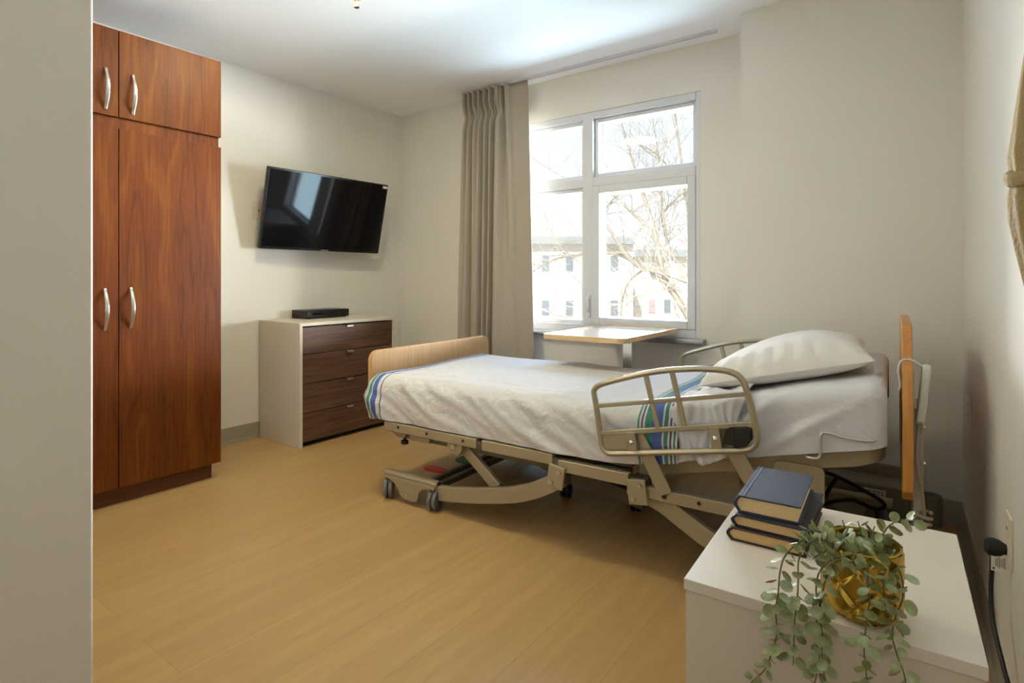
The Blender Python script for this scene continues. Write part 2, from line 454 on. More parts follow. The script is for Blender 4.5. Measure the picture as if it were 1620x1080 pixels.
# stool under the window
pr = [(0,.668),(-.05,.668),(-.062,.672),(-.067,.683),(-.062,.694),(-.05,.699),(0,.70)]
m = MB().prism([(YW + y, z) for y, z in pr], 'x', -2.61, -1.045)
struct('trim_2', m, M['sill'], label='rounded grey window sill', cat='window sill', sharp=60)

# ------------------------------------------------------------------ outside
OF = Vector((FX, FY, 0)); OR = Vector((RX, RY, 0))
def opt(u, v, t): return at(u, v, t)
def facade_block(mb, u0, u1, v0, v1, t, depth):
    """box whose front faces the window, spanning photo columns u0..u1 at distance t"""
    a, b = at(u0, v1, t), at(u1, v1, t)
    z0, z1 = at(u0, v1, t).z, at(u0, v0, t).z
    d = OF*depth
    vs = [a, b, b+d, a+d]; vs = [Vector((p.x, p.y, z0)) for p in vs] + [Vector((p.x, p.y, z1)) for p in vs]
    mb.add(vs, [(0,3,2,1),(4,5,6,7),(0,1,5,4),(1,2,6,5),(2,3,7,6),(3,0,4,7)])
def building(name, label, t, walls, fasc, wins, wallm):
    e = bpy.data.objects.new(name, None); C.objects.link(e); tag(e, label, 'building')
    m = MB()
    for q in walls: facade_block(m, *q, t, 8)
    m.build('wall', wallm, e)
    if fasc:
        m = MB()
        for q in fasc: facade_block(m, *q, t-.4, 8.6)
        m.build('roof_fascia', M['fascia'], e)
    for (u, v, wd, ht, mt) in wins:
        f = MB(); facade_block(f, u-wd, u+wd, v-ht, v+ht, t-.05, .3)
        fo = f.build('window', M['wintrim'], e)
        g = MB(); facade_block(g, u-wd*.8, u+wd*.8, v-ht*.9, v-ht*.02, t-.1, .3); facade_block(g, u-wd*.8, u+wd*.8, v+ht*.12, v+ht*.88, t-.1, .3)
        g.build('pane', M[mt], fo)
    return e
building('apartment_building', 'cream apartment building with flat grey roof edge beyond the left panes', 26,
         [(600,1002,384,760)], [(596,1006,374,386)],
         [(x, y, 7, 13, 'winglass') for y in (416, 487, 560) for x in (782, 822, 863, 901, 972)] , M['stucco'])
building('apartment_wing', 'lower cream building wing with small windows behind the bare tree', 30,
         [(1003,1500,404,740)], [(1001,1504,395,406)],
         [(1033,432,6,9,'winglass'),(1032,484,6,11,'pinkblind'),(1056,484,6,11,'winglass'),(1092,432,6,9,'winglass'),(1150,432,6,9,'winglass'),(1150,484,6,11,'winglass')], M['stucco'])
building('stair_tower', 'tan masonry stair tower rising behind the left panes', 34.6, [(800,862,342,470)], [], [], M['brick'])

# bare tree: limbs followed from the photo, then twigs
tree = bpy.data.objects.new('bare_tree', None); C.objects.link(tree); tag(tree, 'large bare deciduous tree with pale forked limbs outside the window', 'tree')
YT = 9.0
limbs = [
 [(1150,900,12),(1128,640,10),(1105,555,7),(1092,508,6.5),(1070,470,6),(1052,440,5.5),(1042,400,5),(1035,365,4.5),(1025,330,4),(1015,300,3),(1002,260,2.2),(985,200,1.6),(975,160,1)],
 [(1290,1000,12),(1245,700,10),(1215,545,9),(1180,488,8),(1125,462,6.5),(1095,447,6),(1060,434,5.5),(1020,424,5.5),(1000,412,5.5),(985,395,4.5),(965,365,3.5),(955,345,2.5),(962,325,1.6),(985,300,1)],
 [(1000,412,4),(980,403,3.6),(955,399,3.4),(912,404,3),(890,407,2.8),(865,416,2.4),(838,432,1.8),(800,447,1.2)],
 [(1245,700,8),(1200,600,7),(1150,530,6),(1112,492,4.5),(1085,464,4),(1060,451,3.4),(1038,437,3),(1028,425,2)],
 [(1215,760,8),(1150,560,6),(1115,460,5),(1100,400,4.4),(1091,335,4),(1083,300,3.4),(1079,260,2.8),(1071,200,2.2),(1064,155,1.5)],
 [(1052,440,4),(1060,405,3.6),(1054,375,3.2),(1048,338,2.8),(1046,290,2.2),(1041,240,1.7),(1032,185,1.2)],
 [(1035,365,3),(1000,337,2.2),(975,312,1.8),(955,296,1.2)],
 [(1020,425,2.4),(996,444,2),(986,470,1.7),(982,505,1.4),(990,535,1)],
 [(1048,338,2),(1066,318,1.6),(1088,300,1.2),(1110,285,.9)],
 [(1025,330,2),(1040,270,1.7),(1062,215,1.4),(1092,170,1)],
 [(860,335,.8),(878,375,1.2),(890,395,1.4),(895,405,1.6)],
 [(838,480,1.6),(870,494,1.5),(905,505,1.3),(925,512,1.2)],
 [(842,250,1.2),(870,268,1),(898,284,.8)],
 [(1083,300,2),(1056,262,1.7),(1030,238,1.3),(992,222,1)],
]
px2m = lambda t: t / FPX
tm = MB(); bmb = MB(); allp = []
for i, Lm in enumerate(limbs):
    yy = YT + (0, 0, .3, -.3, .6, .1, -.2, .2, .3, -.4, .3, -.3, .4, .2)[i]
    pts = [aty(u, v, yy + .25*math.sin(k*.7+i)) for k, (u, v, r) in enumerate(Lm)]
    rr = [r * .0088 for (_, _, r) in Lm]
    sp = spline([tuple(p) + (0,) if False else tuple(p) for p in pts], 4)
    rad = []
    for k in range(len(rr) - 1):
        for j in range(4): rad.append(rr[k] + (rr[k+1]-rr[k])*j/4)
    rad.append(rr[-1])
    (tm if i == 0 else bmb).tube(sp, rad, 7)
    for k in range(2, len(sp)-1): allp.append((sp[k], rad[k], (sp[k+1]-sp[k]).normalized()))
def twig(m, p, d, L, r, depth):
    pts = [p]; q = p.copy(); d = d.copy()
    for k in range(4):
        d = (d + Vector((random.uniform(-.35,.35), random.uniform(-.35,.35), random.uniform(-.25,.3)))).normalized()
        q = q + d*L/4; pts.append(q.copy())
        if depth > 0 and random.random() < .75:
            dd = (d + Vector((random.uniform(-.9,.9), random.uniform(-.6,.6), random.uniform(-.5,.8)))).normalized()
            twig(m, q, dd, L*.55, r*.6, depth-1)
    m.tube(pts, [r*(1-.2*k) for k in range(5)], 4, cap=False)
tw = MB()
for k in range(210):
    p, r0, d0 = random.choice(allp)
    d = (d0*.7 + Vector((random.uniform(-1,1), random.uniform(-.7,.7), random.uniform(-.3,1)))).normalized()
    twig(tw, p, d, random.uniform(.5, 1.5), min(r0*.5, .008), 2)
tm.build('trunk', M['bark'], tree); bmb.build('branch', M['bark'], tree); tw.build('twigs', M['bark'], tree)

# ------------------------------------------------------------------ wardrobe
WF = -3.03
wd = empty('wardrobe', (XL+.3, 1.06, 0), 0, 'tall cherry-wood wardrobe with four doors against the left wall', 'wardrobe')
wd.location = (0, 0, 0); wd.location = (-3.33, 1.06, 0)
O = Vector(wd.location)
def L_(m, o=O):
    m.v = [(v[0]-o.x, v[1]-o.y, v[2]-o.z) for v in m.v]; return m
WY0, WY1, WYM = .40, 1.525, 1.052
L_(MB().box(XL+.003, WF-.022, WY0, WY1-.006, .082, 2.2)).build('carcass', M['cherry'], wd, bevel=.001)
L_(MB().box(XL+.003, WF-.045, WY0, WY1-.028, 0, .082)).build('plinth', M['cherrydark'], wd)
L_(MB().box(WF-.022, WF-.012, WY0, WY1-.008, 1.752, 1.80)).build('rail', M['cherry'], wd)
def arc_handle(parent, x, y, z0, z1):
    pts = [(x, y, z0), (x+.004, y, z0+.004)] + [(x + .004 + .026*math.sin(PI*k/10), y, z0 + .008 + (z1-z0-.016)*k/10) for k in range(11)] + [(x+.004, y, z1-.004), (x, y, z1)]
    m = MB().tube([Vector(p) - O for p in pts], [.0045]*2 + [.0045+.0015*math.sin(PI*k/10) for k in range(11)] + [.0045]*2, 8, flat=(1,1.5), updir=(1,0,0))
    return m.build('handle', M['steel'], parent)
for (y0, y1, z0, z1, hy, h0, h1) in ((WYM+.002, WY1, 1.803, 2.205, 1.110, 1.826, 2.015), (.585, WYM-.002, 1.803, 2.205, 1.000, 1.828, 2.016),
                                     (WYM+.002, WY1, .083, 1.750, 1.102, .822, 1.010), (.585, WYM-.002, .083, 1.750, .997, .819, 1.007)):
    d = L_(MB().box(WF-.02, WF, y0, y1, z0, z1)).build('door', M['cherry'], wd, bevel=.0012)
    arc_handle(d, WF, hy, h0, h1)

# ------------------------------------------------------------------ television
tv = empty('television', (-3.49, 2.492, 1.252), 0, 'black flat-screen television tilted down on the beige wall', 'television', rot=(0, R(13.3), R(-2.6)))
TW, THt = .957, .535
MB().box(-.03, 0, -TW/2, TW/2, 0, THt).build('casing', M['bezel'], tv, bevel=.004)
MB().box(-.055, -.03, -TW*.36, TW*.36, .06, THt*.72).build('rear_cover', M['black'], tv, bevel=.01)
MB().box(0, .0015, -TW/2+.012, TW/2-.012, .018, THt-.012).build('screen', M['screen'], tv)
MB().box(0, .003, -.03, .03, .004, .010).build('badge', M['greypl'], tv)
MB().box(0, .002, TW/2-.05, TW/2-.008, THt-.030, THt-.012).build('sticker', M['paper'], tv)
for dy in (-.09, .09):
    MB().bar((-.055, dy, .30), (-.184, dy*.9, .285), .03, .05).build('wall_bracket', M['black'], tv)

# wall plates
def plate(name, o, nrm, up, wdt, hgt, label, cat, kind='switch'):
    e = empty(name, o, 0, label, cat)
    n = Vector(nrm).normalized(); z = Vector((0,0,1)); s = z.cross(n)
    mm = Matrix((n, s, z)).transposed()
    MB().obox(n*.003, (.003, wdt/2, hgt/2), mm).build('cover_plate', M['ivory'], e, bevel=.002)
    return e, n, s, mm
e, n, s, mm = plate('cable_wall_plate', (XL, 2.066, 1.512), (1,0,0), None, .085, .12, 'small ivory cable plate on the wall left of the television', 'wall plate')
MB().cyl(n*.005, n*.016, .0055, 12).build('coax_socket', M['brass'], e)
for q in (-.042, .042): MB().cyl(n*.005 + Vector((0,0,q)), n*.0075 + Vector((0,0,q)), .003, 8).build('screw', M['steel'], e)

# ------------------------------------------------------------------ dresser
ds = empty('dresser', (-3.37, 2.455, 0), 0, 'white dresser with four walnut drawers below the television', 'dresser')
O = Vector(ds.location)
DX0, DX1, DY0, DY1, DZ = -3.598, -3.14, 2.066, 2.846, .778
m = MB().box(DX0, DX1, DY0, DY0+.02, 0, DZ-.02)
L_(m, O).build('side_panel', M['whiteside'], ds, bevel=.001)
L_(MB().box(DX0, DX1, DY1-.02, DY1, 0, DZ-.02), O).build('side_panel', M['whiteside'], ds, bevel=.001)
L_(MB().box(DX0, DX1, DY0, DY1, DZ-.02, DZ), O).build('top_panel', M['whiteside'], ds, bevel=.001)
L_(MB().box(DX0+.005, DX0+.012, DY0+.02, DY1-.02, .03, DZ-.02), O).build('back_panel', M['whiteside'], ds)
L_(MB().box(DX0+.05, DX1-.05, DY0+.02, DY1-.02, 0, .03), O).build('base_rail', M['rubber'], ds)
zs = [.030, .212, .395, .580, .752]
for k in range(4):
    d = L_(MB().box(DX0+.02, DX1-.008, DY0+.0225, DY1-.0225, zs[k]+.0025, zs[k+1]-.0025), O).build('drawer', M['walnut'], ds, bevel=.001)
    hz = zs[k+1] - .003
    h = MB(); h.prism([(DX1-.03, hz), (DX1+.012, hz), (DX1+.016, hz-.004), (DX1+.016, hz-.014), (DX1+.0135, hz-.014), (DX1+.0135, hz-.003), (DX1-.03, hz-.003)], 'y', 2.413, 2.463)
    L_(h, O).build('handle', M['steel'], d)

# set-top box on the dresser
sb = empty('set_top_box', (-3.50, 2.485, DZ), R(2), 'black set-top box lying on the white dresser', 'set-top box')
MB().box(-.10, .068, -.18, .18, .006, .060).build('casing', M['black'], sb, bevel=.004)
f = MB().box(.068, .071, -.178, .178, .010, .058).build('front_panel', M['bezel'], sb, bevel=.001)
MB().box(.071, .0715, -.14, -.05, .028, .040).build('display', M['screen'], f)
for y in (.05, .09, .13): MB().cyl((.071, y, .034), (.073, y, .034), .005, 10).build('button', M['black'], f)
for (x, y) in ((-.08,-.15),(-.08,.15),(.05,-.15),(.05,.15)):
    MB().cyl((x, y, 0), (x, y, .006), .012, 12).build('foot', M['rubber'], sb)

# ------------------------------------------------------------------ curtain and its track
def track():
    m = MB(); x0, x1, y = -2.79, -.952, 3.212
    m.box(x0, x1, y-.012, y+.012, ZC-.004, ZC)
    m.box(x0, x1, y-.012, y-.008, ZC-.016, ZC-.004); m.box(x0, x1, y+.008, y+.012, ZC-.016, ZC-.004)
    m.box(x0, x1, y-.008, y-.003, ZC-.016, ZC-.013); m.box(x0, x1, y+.003, y+.008, ZC-.016, ZC-.013)
    o = m.build('curtain_track', M['vinyl']); tag(o, 'slim white curtain track on the ceiling above the window', 'curtain track')
    MB().box(x1-.004, x1+.006, y-.014, y+.014, ZC-.018, ZC).build('end_cap', M['vinyl'], o)
track()
cu = empty('curtain', (-2.5, 3.21, 0), 0, 'taupe pleated floor-length curtain gathered left of the window', 'curtain')
# control fold lines: top x, bottom x, depth y(top), y(bottom)
ctl = [(-2.772,-2.90,.05,.05),(-2.762,-2.87,-.045,-.01),(-2.735,-2.835,.01,-.03),(-2.715,-2.785,-.05,-.035),(-2.690,-2.745,.012,.045),(-2.668,-2.715,-.05,-.03),
       (-2.640,-2.675,.012,-.075),(-2.618,-2.635,-.05,-.08),(-2.592,-2.605,.012,.04),(-2.566,-2.585,-.05,-.07),(-2.540,-2.56,.015,.04),(-2.512,-2.535,-.05,-.075),
       (-2.487,-2.51,.012,.05),(-2.458,-2.475,-.05,-.085),(-2.438,-2.42,-.045,-.135),(-2.414,-2.36,.03,-.11),(-2.392,-2.31,-.046,-.055),(-2.372,-2.28,-.04,-.045),(-2.355,-2.25,-.01,-.03),(-2.30,-2.21,-.0,-.012),(-2.225,-2.165,.0,.0)]
def cur(u, v):
    """u across, v up (0 floor, 1 top)"""
    k = u*(len(ctl)-1); i = min(int(k), len(ctl)-2); t = k - i
    def cr(j):
        q = [ctl[max(i-1,0)][j], ctl[i][j], ctl[i+1][j], ctl[min(i+2,len(ctl)-1)][j]]
        return .5*((2*q[1]) + (q[2]-q[0])*t + (2*q[0]-5*q[1]+4*q[2]-q[3])*t*t + (3*q[1]-q[0]-3*q[2]+q[3])*t**3)
    z = .02 + 2.398*v
    blend = max(0, 1 - v); hd = 1 / (1 + math.exp(-(v-.945)*120))    # header zone
    fl = blend**.75
    x = cr(0)*(1-fl) + cr(1)*fl + .004*math.sin(9*v+17*u)*blend
    y = cr(2)*(1-fl) + cr(3)*fl
    if u < .8:
        pin = math.exp(-((v-.925)/.018)**2)
        y = y*(1-.55*pin)
        y += hd*.018*math.sin(u*len(ctl)*2*PI*1.45)
    return (x + 2.5, y + .012, z)
MB().grid(cur, 241, 90).build('fabric_panel', M['curtain'], cu, sharp=180, solid=.003)
m = MB()
for k in range(2, len(ctl)-5, 2):
    x = ctl[k][0] + 2.5
    m.tube(spline([(x, -.03, 2.33), (x, -.012, 2.38), (x, 0, 2.41), (x, .004, 2.43)], 3), .002, 5)
m.build('header_hooks', M['vinyl'], cu)

# ------------------------------------------------------------------ overbed table
ob = empty('overbed_table', (-1.34, 2.93, 0), 0, 'overbed table with oak-edged top and steel column by the window', 'overbed table')
O = Vector(ob.location)
outer = rrect(-1.675, -1.197, 2.548, 3.318, .04)
inner = rrect(-1.657, -1.215, 2.566, 3.300, .028)
m = MB(); k = len(outer)
vs = [(x,y,.735) for x,y in outer] + [(x,y,.760) for x,y in outer] + [(x,y,.762) for x,y in inner] + [(x,y,.754) for x,y in inner]
fs = [tuple(range(k))[::-1]]
for a in range(3): fs += [(a*k+i, a*k+(i+1) % k, (a+1)*k+(i+1) % k, (a+1)*k+i) for i in range(k)]
L_(m.add(vs, fs), O).build('tabletop', M['oak'], ob)
L_(MB().prism(inner, 'z', .745, .755), O).build('top_inlay', mat('pale_gloss_laminate', rgb(206,196,180), .12), ob)
m = MB().box(-1.40, -1.30, 2.70, 3.12, .715, .735)
L_(m, O).build('support_plate', M['framedark'], ob, bevel=.003)
m = MB().box(-1.367, -1.313, 2.905, 2.955, .30, .72); L_(m, O)
col = m.build('column', M['chrome'], ob, bevel=.004)
L_(MB().box(-1.378, -1.302, 2.895, 2.965, .06, .42), O).build('column_sleeve', M['frame'], ob, bevel=.004)
MB().cyl(Vector((-1.327,2.9045,.70))-O, Vector((-1.327,2.903,.70))-O, .004, 8).build('column_hole', M['rubber'], col)
m = MB(); m.box(-1.43, -1.05, 2.915, 2.965, .062, .092)
for x in (-1.41, -1.07): m.box(x-.02, x+.02, 2.35, 3.10, .066, .090)
L_(m, O).build('base', M['chrome'], ob, bevel=.003)
def caster(parent, x, y, z, r, w_, ang, wm, hm, name='caster', stem=True, O=Vector((0,0,0))):
    """twin-wheel caster with its axle turned by ang; wheels touch z"""
    ax = Vector((math.cos(ang), math.sin(ang), 0)); c = Vector((x, y, z + r)) - O
    m = MB()
    def wheel(c0, s_):
        n_ = 24
        prof = [(.35*r,-.5),( .8*r,-.5),(.95*r,-.42),(r,-.25),(r,.25),(.95*r,.42),(.8*r,.5),(.35*r,.5)]
        u = Vector((0,0,1)); v = ax.cross(u)
        vs = []; 
        for (q, h) in prof:
            for j in range(n_):
                t = 2*PI*j/n_
                vs.append(c0 + ax*h*w_ + u*q*math.cos(t) + v*q*math.sin(t))
        mm_ = len(prof)
        fs = [(i*n_+j, i*n_+(j+1) % n_, (i+1)*n_+(j+1) % n_, (i+1)*n_+j) for i in range(mm_-1) for j in range(n_)]
        fs += [tuple(range(n_)), tuple((mm_-1)*n_+j for j in range(n_))]
        m.add(vs, fs)
    wheel(c - ax*w_*.62, 1); wheel(c + ax*w_*.62, 1)
    o = m.build(name, wm, parent)
    h = MB(); h.cyl(c - ax*w_*1.15, c + ax*w_*1.15, .34*r, 12)
    v = Vector((0,0,1)).cross(ax)
    h.obox(c + Vector((0,0,r*.55)) , (w_*.2 if False else .5*r, .12*r, .6*r), Matrix((v, ax, Vector((0,0,1)))).transposed())
    h.cyl(c + Vector((0,0,r*.6)), c + Vector((0,0,r*1.25)), .22*r, 10)
    h.build('caster_fork', hm, o)
    return o
for (x, y, a) in ((-1.41, 2.37, .2), (-1.07, 2.415, .3), (-1.41, 3.08, .1), (-1.07, 3.08, .1)):
    caster(ob, x, y, 0, .033, .02, a, M['rubber'], M['black'], O=O)

# ------------------------------------------------------------------ hospital bed (local: x to the head, y to the window)
BO = Vector((-1.96, 1.885, 0)); BR = R(2.4)
bed = empty('hospital_bed', BO, BR, 'beige metal adjustable hospital bed with wooden head and foot boards', 'hospital bed')
def P(mb, name, m_, parent=bed, **k): return mb.build(name, m_, parent, **k)
HB0, HSL = 1.08, .235
def base_z(x):
    t = (x - HB0)/.05
    return HSL*.05*math.log1p(math.exp(min(t, 40))) if t < 40 else HSL*(x-HB0)
# boards
P(MB().prism(rrect(.03, 1.03, .34, .688, [.02,.02,.05,.05]), 'x', -.338, -.308), 'footboard', M['beech'], bevel=.004)
hb = rrect(.05, 1.0, .40, .80, [.03,.03,.045,.045])
prof = [(.05,.43),(.05,.76),(.062,.788),(.09,.80),(.14,.80),(.165,.805),(.185,.83),(.20,.875),(.225,.90),(.27,.91)]
prof = prof + [(1.05-y, z) for y, z in prof[::-1]] + [(.97,.40),(.08,.40)]
P(MB().prism(prof, 'x', 1.902, 1.930), 'headboard', M['beechedge'], bevel=.004)
P(MB().box(1.930, 1.956, .15, .32, .10, .66), 'headboard_bracket', M['greypl'], bevel=.004)
for z in (.49, .60): P(MB().cyl((1.956, .17, z), (1.962, .17, z), .006, 8), 'bracket_bolt', M['steel'])
# sleep deck side rails
for y in (-.034, .908):
    for (xa, xb, za, zb) in ((-.155, .40, .327, .369), (.43, .775, .325, .369), (.80, 1.09, .306, .352)):
        P(MB().box(xa, xb, y, y+.03, za, zb), 'deck_rail', M['frame'], bevel=.004)
    P(MB().box(-.14, 1.07, .03 if y < 0 else .85, .06 if y < 0 else .88, .285, .345), 'inner_rail', M['framedark'], bevel=.003)
    P(MB().box(.395, .435, y+.004, y+.026, .325, .36), 'rail_joint', M['framedark'])
    P(MB().box(.77, .805, y+.004, y+.026, .315, .355), 'rail_joint', M['framedark'])
for x in (-.15, .2, .55, .9): P(MB().box(x, x+.04, -.004, .908, .315, .352), 'cross_slat', M['framedark'], bevel=.002)
P(MB().box(-.24, 1.08, .03, .89, .356, .371), 'deck_panel', M['framedark'], bevel=.003)
# raised head section: a bent band round the head end
def band(y_in, zoff, h, t):
    path = [(1.10, .035)]
    for k in range(0, 13):
        a = PI*k/12/2; path.append((1.76 + .10*math.sin(a), .135 - .10*math.cos(a)))
    for k in range(0, 13):
        a = PI*k/12/2; path.append((1.76 + .10*math.cos(a), .795 + .10*math.sin(a)))
    path.append((1.10, .895)); n_ = len(path)
    vs = []
    for i, (x, y) in enumerate(path):
        p0 = path[max(i-1,0)]; p1 = path[min(i+1,n_-1)]
        dx, dy = p1[0]-p0[0], p1[1]-p0[1]; q = math.hypot(dx, dy); nx, ny = -dy/q, dx/q
        zb = .318 + zoff + base_z(x)
        for (a, z) in ((0,0),(t,0),(t,h),(0,h)): vs.append((x + nx*a, y + ny*a, zb + z))
    fs = [(i*4+j, i*4+(j+1) % 4, (i+1)*4+(j+1) % 4, (i+1)*4+j) for i in range(n_-1) for j in range(4)]
    fs += [(0,1,2,3), tuple((n_-1)*4+j for j in range(4))]
    return MB().add(vs, fs)
P(band(0, 0, .055, .02), 'head_section_frame', M['frame'], bevel=.004)
def headpanel(u, v):
    x = 1.09 + .74*u; y = .06 + .81*v
    if x > 1.74:
        q = (x-1.74)/.09; yy = .10*(1-math.sqrt(max(0,1-q*q))); y = .06+yy + (.81-2*yy)*v
    return (x, y, .345 + base_z(x))
P(MB().grid(headpanel, 20, 6), 'head_section_panel', M['framedark'], solid=.012)
P(MB().box(1.08, 1.58, -.03, -.004, .275, .318), 'lower_rail', M['frame'], bevel=.004)
P(MB().box(1.08, 1.58, .908, .934, .275, .318), 'lower_rail', M['frame'], bevel=.004)
P(MB().prism(rrect(1.56, 1.705, .345, .47, .02), 'y', .024, .034), 'rail_lock_plate', M['frame'], bevel=.002)
m = MB()
for y in (.0, .91):
    pass
P(MB().tube(spline([(1.655,.03,.505),(1.66,-.012,.506),(1.695,-.014,.512),(1.698,-.014,.575),(1.712,-.013,.588),(1.76,-.01,.580),(1.82,-.002,.578),(1.852,.03,.585)], 5), .0045, 8), 'mattress_retainer', M['steel'])
# pivot plates and bolts
for (x, z, sgn) in ((.795, .286, 1), (1.125, .296, -1)):
    for y in (-.040, .944):
        mm = Matrix.Rotation(R(8*sgn), 3, 'Y')
        pl = MB().obox((x, y, z), (.036, .005, .045), mm)
        o = P(pl, 'pivot_plate', M['frame'], bevel=.004)
        s_ = -1 if y < .5 else 1
        for d in ((.014, .024), (-.016, -.024)):
            c = Vector((x, y, z)) + mm @ Vector((d[0], 0, d[1]))
            MB().cyl(c + Vector((0, s_*.005, 0)), c + Vector((0, s_*.012, 0)), .008, 10).build('bolt', M['steel'], o)
        P(MB().box(x-.03, x+.03, -.034 if y < .5 else .87, .03 if y < .5 else .938, z-.03, z+.045), 'pivot_block', M['framedark'], bevel=.004)
# lift arms: swept flat beams
def beam(pts, y0, w_, h):
    pts = spline([(x, y0 + w_/2, z) for x, z in pts], 5); n_ = len(pts); vs = []
    for i, p in enumerate(pts):
        t = (pts[min(i+1,n_-1)] - pts[max(i-1,0)]).normalized(); nz = Vector((-t.z, 0, t.x))
        for (a, b_) in ((-1,-1),(1,-1),(1,1),(-1,1)): vs.append(p + Vector((0, a*w_/2, 0)) + nz*b_*h/2)
    fs = [(i*4+j, i*4+(j+1) % 4, (i+1)*4+(j+1) % 4, (i+1)*4+j) for i in range(n_-1) for j in range(4)]
    fs += [(0,1,2,3), tuple((n_-1)*4+j for j in range(4))]
    return MB().add(vs, fs)
for y in (-.012, .883):
    P(beam([(.10,.072),(.25,.092),(.40,.118),(.56,.155),(.69,.205),(.80,.270)], y, .03, .068), 'lift_arm', M['frame'], bevel=.006)
    P(beam([(1.12,.285),(1.20,.262),(1.28,.218),(1.36,.175),(1.46,.128),(1.58,.095)], y, .03, .066), 'lift_arm', M['frame'], bevel=.006)
    P(beam([(.215,.348),(.34,.255),(.47,.155)], y+.034, .025, .05), 'support_strut', M['frame'], bevel=.006)
    P(MB().prism([(.225,.335),(.31,.335),(.31,.30),(.29,.275),(.255,.275),(.225,.30)], 'y', y-.004, y+.03), 'strut_bracket', M['frame'], bevel=.003)
    s0 = -.01 if y < .5 else .035
    P(MB().cyl((.265, y+s0-.004, .312), (.265, y+s0+.008, .312), .012, 12), 'strut_bolt', M['steel'])
# base trucks with casters
def truck(x0, x1, y, side):
    m = MB().tube([(x0, y, .118), (x1, y, .118)], .019, 14, flat=(.75,1.25), updir=(0,0,1))
    m.prism(rrect(x0+.01, x1-.005, .098, .112, .004), 'y', y-.03, y+.03)
    o = P(m, 'base_truck', M['frame'])
    xm = (x0 + x1)/2
    pl = [(x0+.03,.105),(x1-.02,.105),(x1-.04,.098),(x1-.075,.09),(x1-.095,.07),(x1-.10,.045),(x1-.11,.026),(x1-.13,.02),(xm-.03,.024),(xm-.05,.04),(xm-.062,.065),(x0+.075,.088)]
    MB().prism(pl, 'y', y-.034 if side < 0 else y+.03, y-.030 if side < 0 else y+.034).build('truck_plate', M['frame'], o)
    MB().cyl((xm+.0, y+side*.034, .045), (xm+.0, y+side*.04, .045), .006, 10).build('truck_bolt', M['steel'], o)
    MB().cyl((x1-.004, y, .118), (x1+.002, y, .118), .011, 12).build('tube_opening', M['rubber'], o)
    caster(bed, x0+.02, y+.01*side, 0, .046, .02, R(35), M['castergrey'], M['casterhub'])
    caster(bed, x1-.02, y-.005, 0, .046, .02, R(12), M['castergrey'], M['casterhub'])
truck(-.165, .165, .0, -1); truck(-.165, .165, .90, 1)
truck(1.55, 1.88, .0, -1); truck(1.55, 1.88, .90, 1)
for (x, z) in ((.08,.10),(.135,.095)):
    P(MB().box(x-.014, x+.014, .02, .885, z-.012, z+.016), 'cross_tube', M['framedark'], bevel=.004)
P(MB().box(1.60, 1.63, .02, .885, .09, .12), 'cross_tube', M['framedark'], bevel=.004)
# brake pedals on the far foot truck
P(MB().prism(rrect(-.01, .10, .30, .40, .04), 'z', .112, .122), 'brake_pedal', M['green'], bevel=.003)
P(MB().prism(rrect(-.075, .06, .14, .20, .03), 'z', .104, .113), 'brake_pedal', M['red'], bevel=.003)
# underframe: beam, actuator, small fittings
P(beam([(.30,.29),(.55,.20),(.80,.155),(1.02,.12)], .30, .05, .06), 'actuator_beam', M['framedark'], bevel=.004)
P(MB().cyl((.42,.42,.20), (.62,.42,.22), .035, 16), 'actuator_motor', M['black'])
P(MB().cyl((.62,.42,.22), (.86,.42,.27), .018, 14), 'actuator_tube', M['frame'])
P(MB().box(-.035, .09, .015, .06, .285, .325), 'junction_box', M['frame'], bevel=.004)
m = MB().prism([(-.185,.33),(-.06,.33),(-.065,.30),(-.08,.285),(-.11,.283),(-.14,.295),(-.165,.312)], 'y', .02, .05)
lv = P(m, 'corner_bumper', M['frame'], bevel=.004)
MB().lathe([(.0,.255),(.018,.256),(.018,.272),(.008,.275),(.006,.29)], (-.085,.035,0), 16).build('leveling_foot', M['rubber'], lv)
for (x, z) in ((-.06,.352),(.12,.35),(.33,.35),(1.22,.297),(1.34,.30)): P(MB().cyl((x, -.0335, z), (x, -.0355, z), .007, 10), 'frame_hole', M['rubber'])
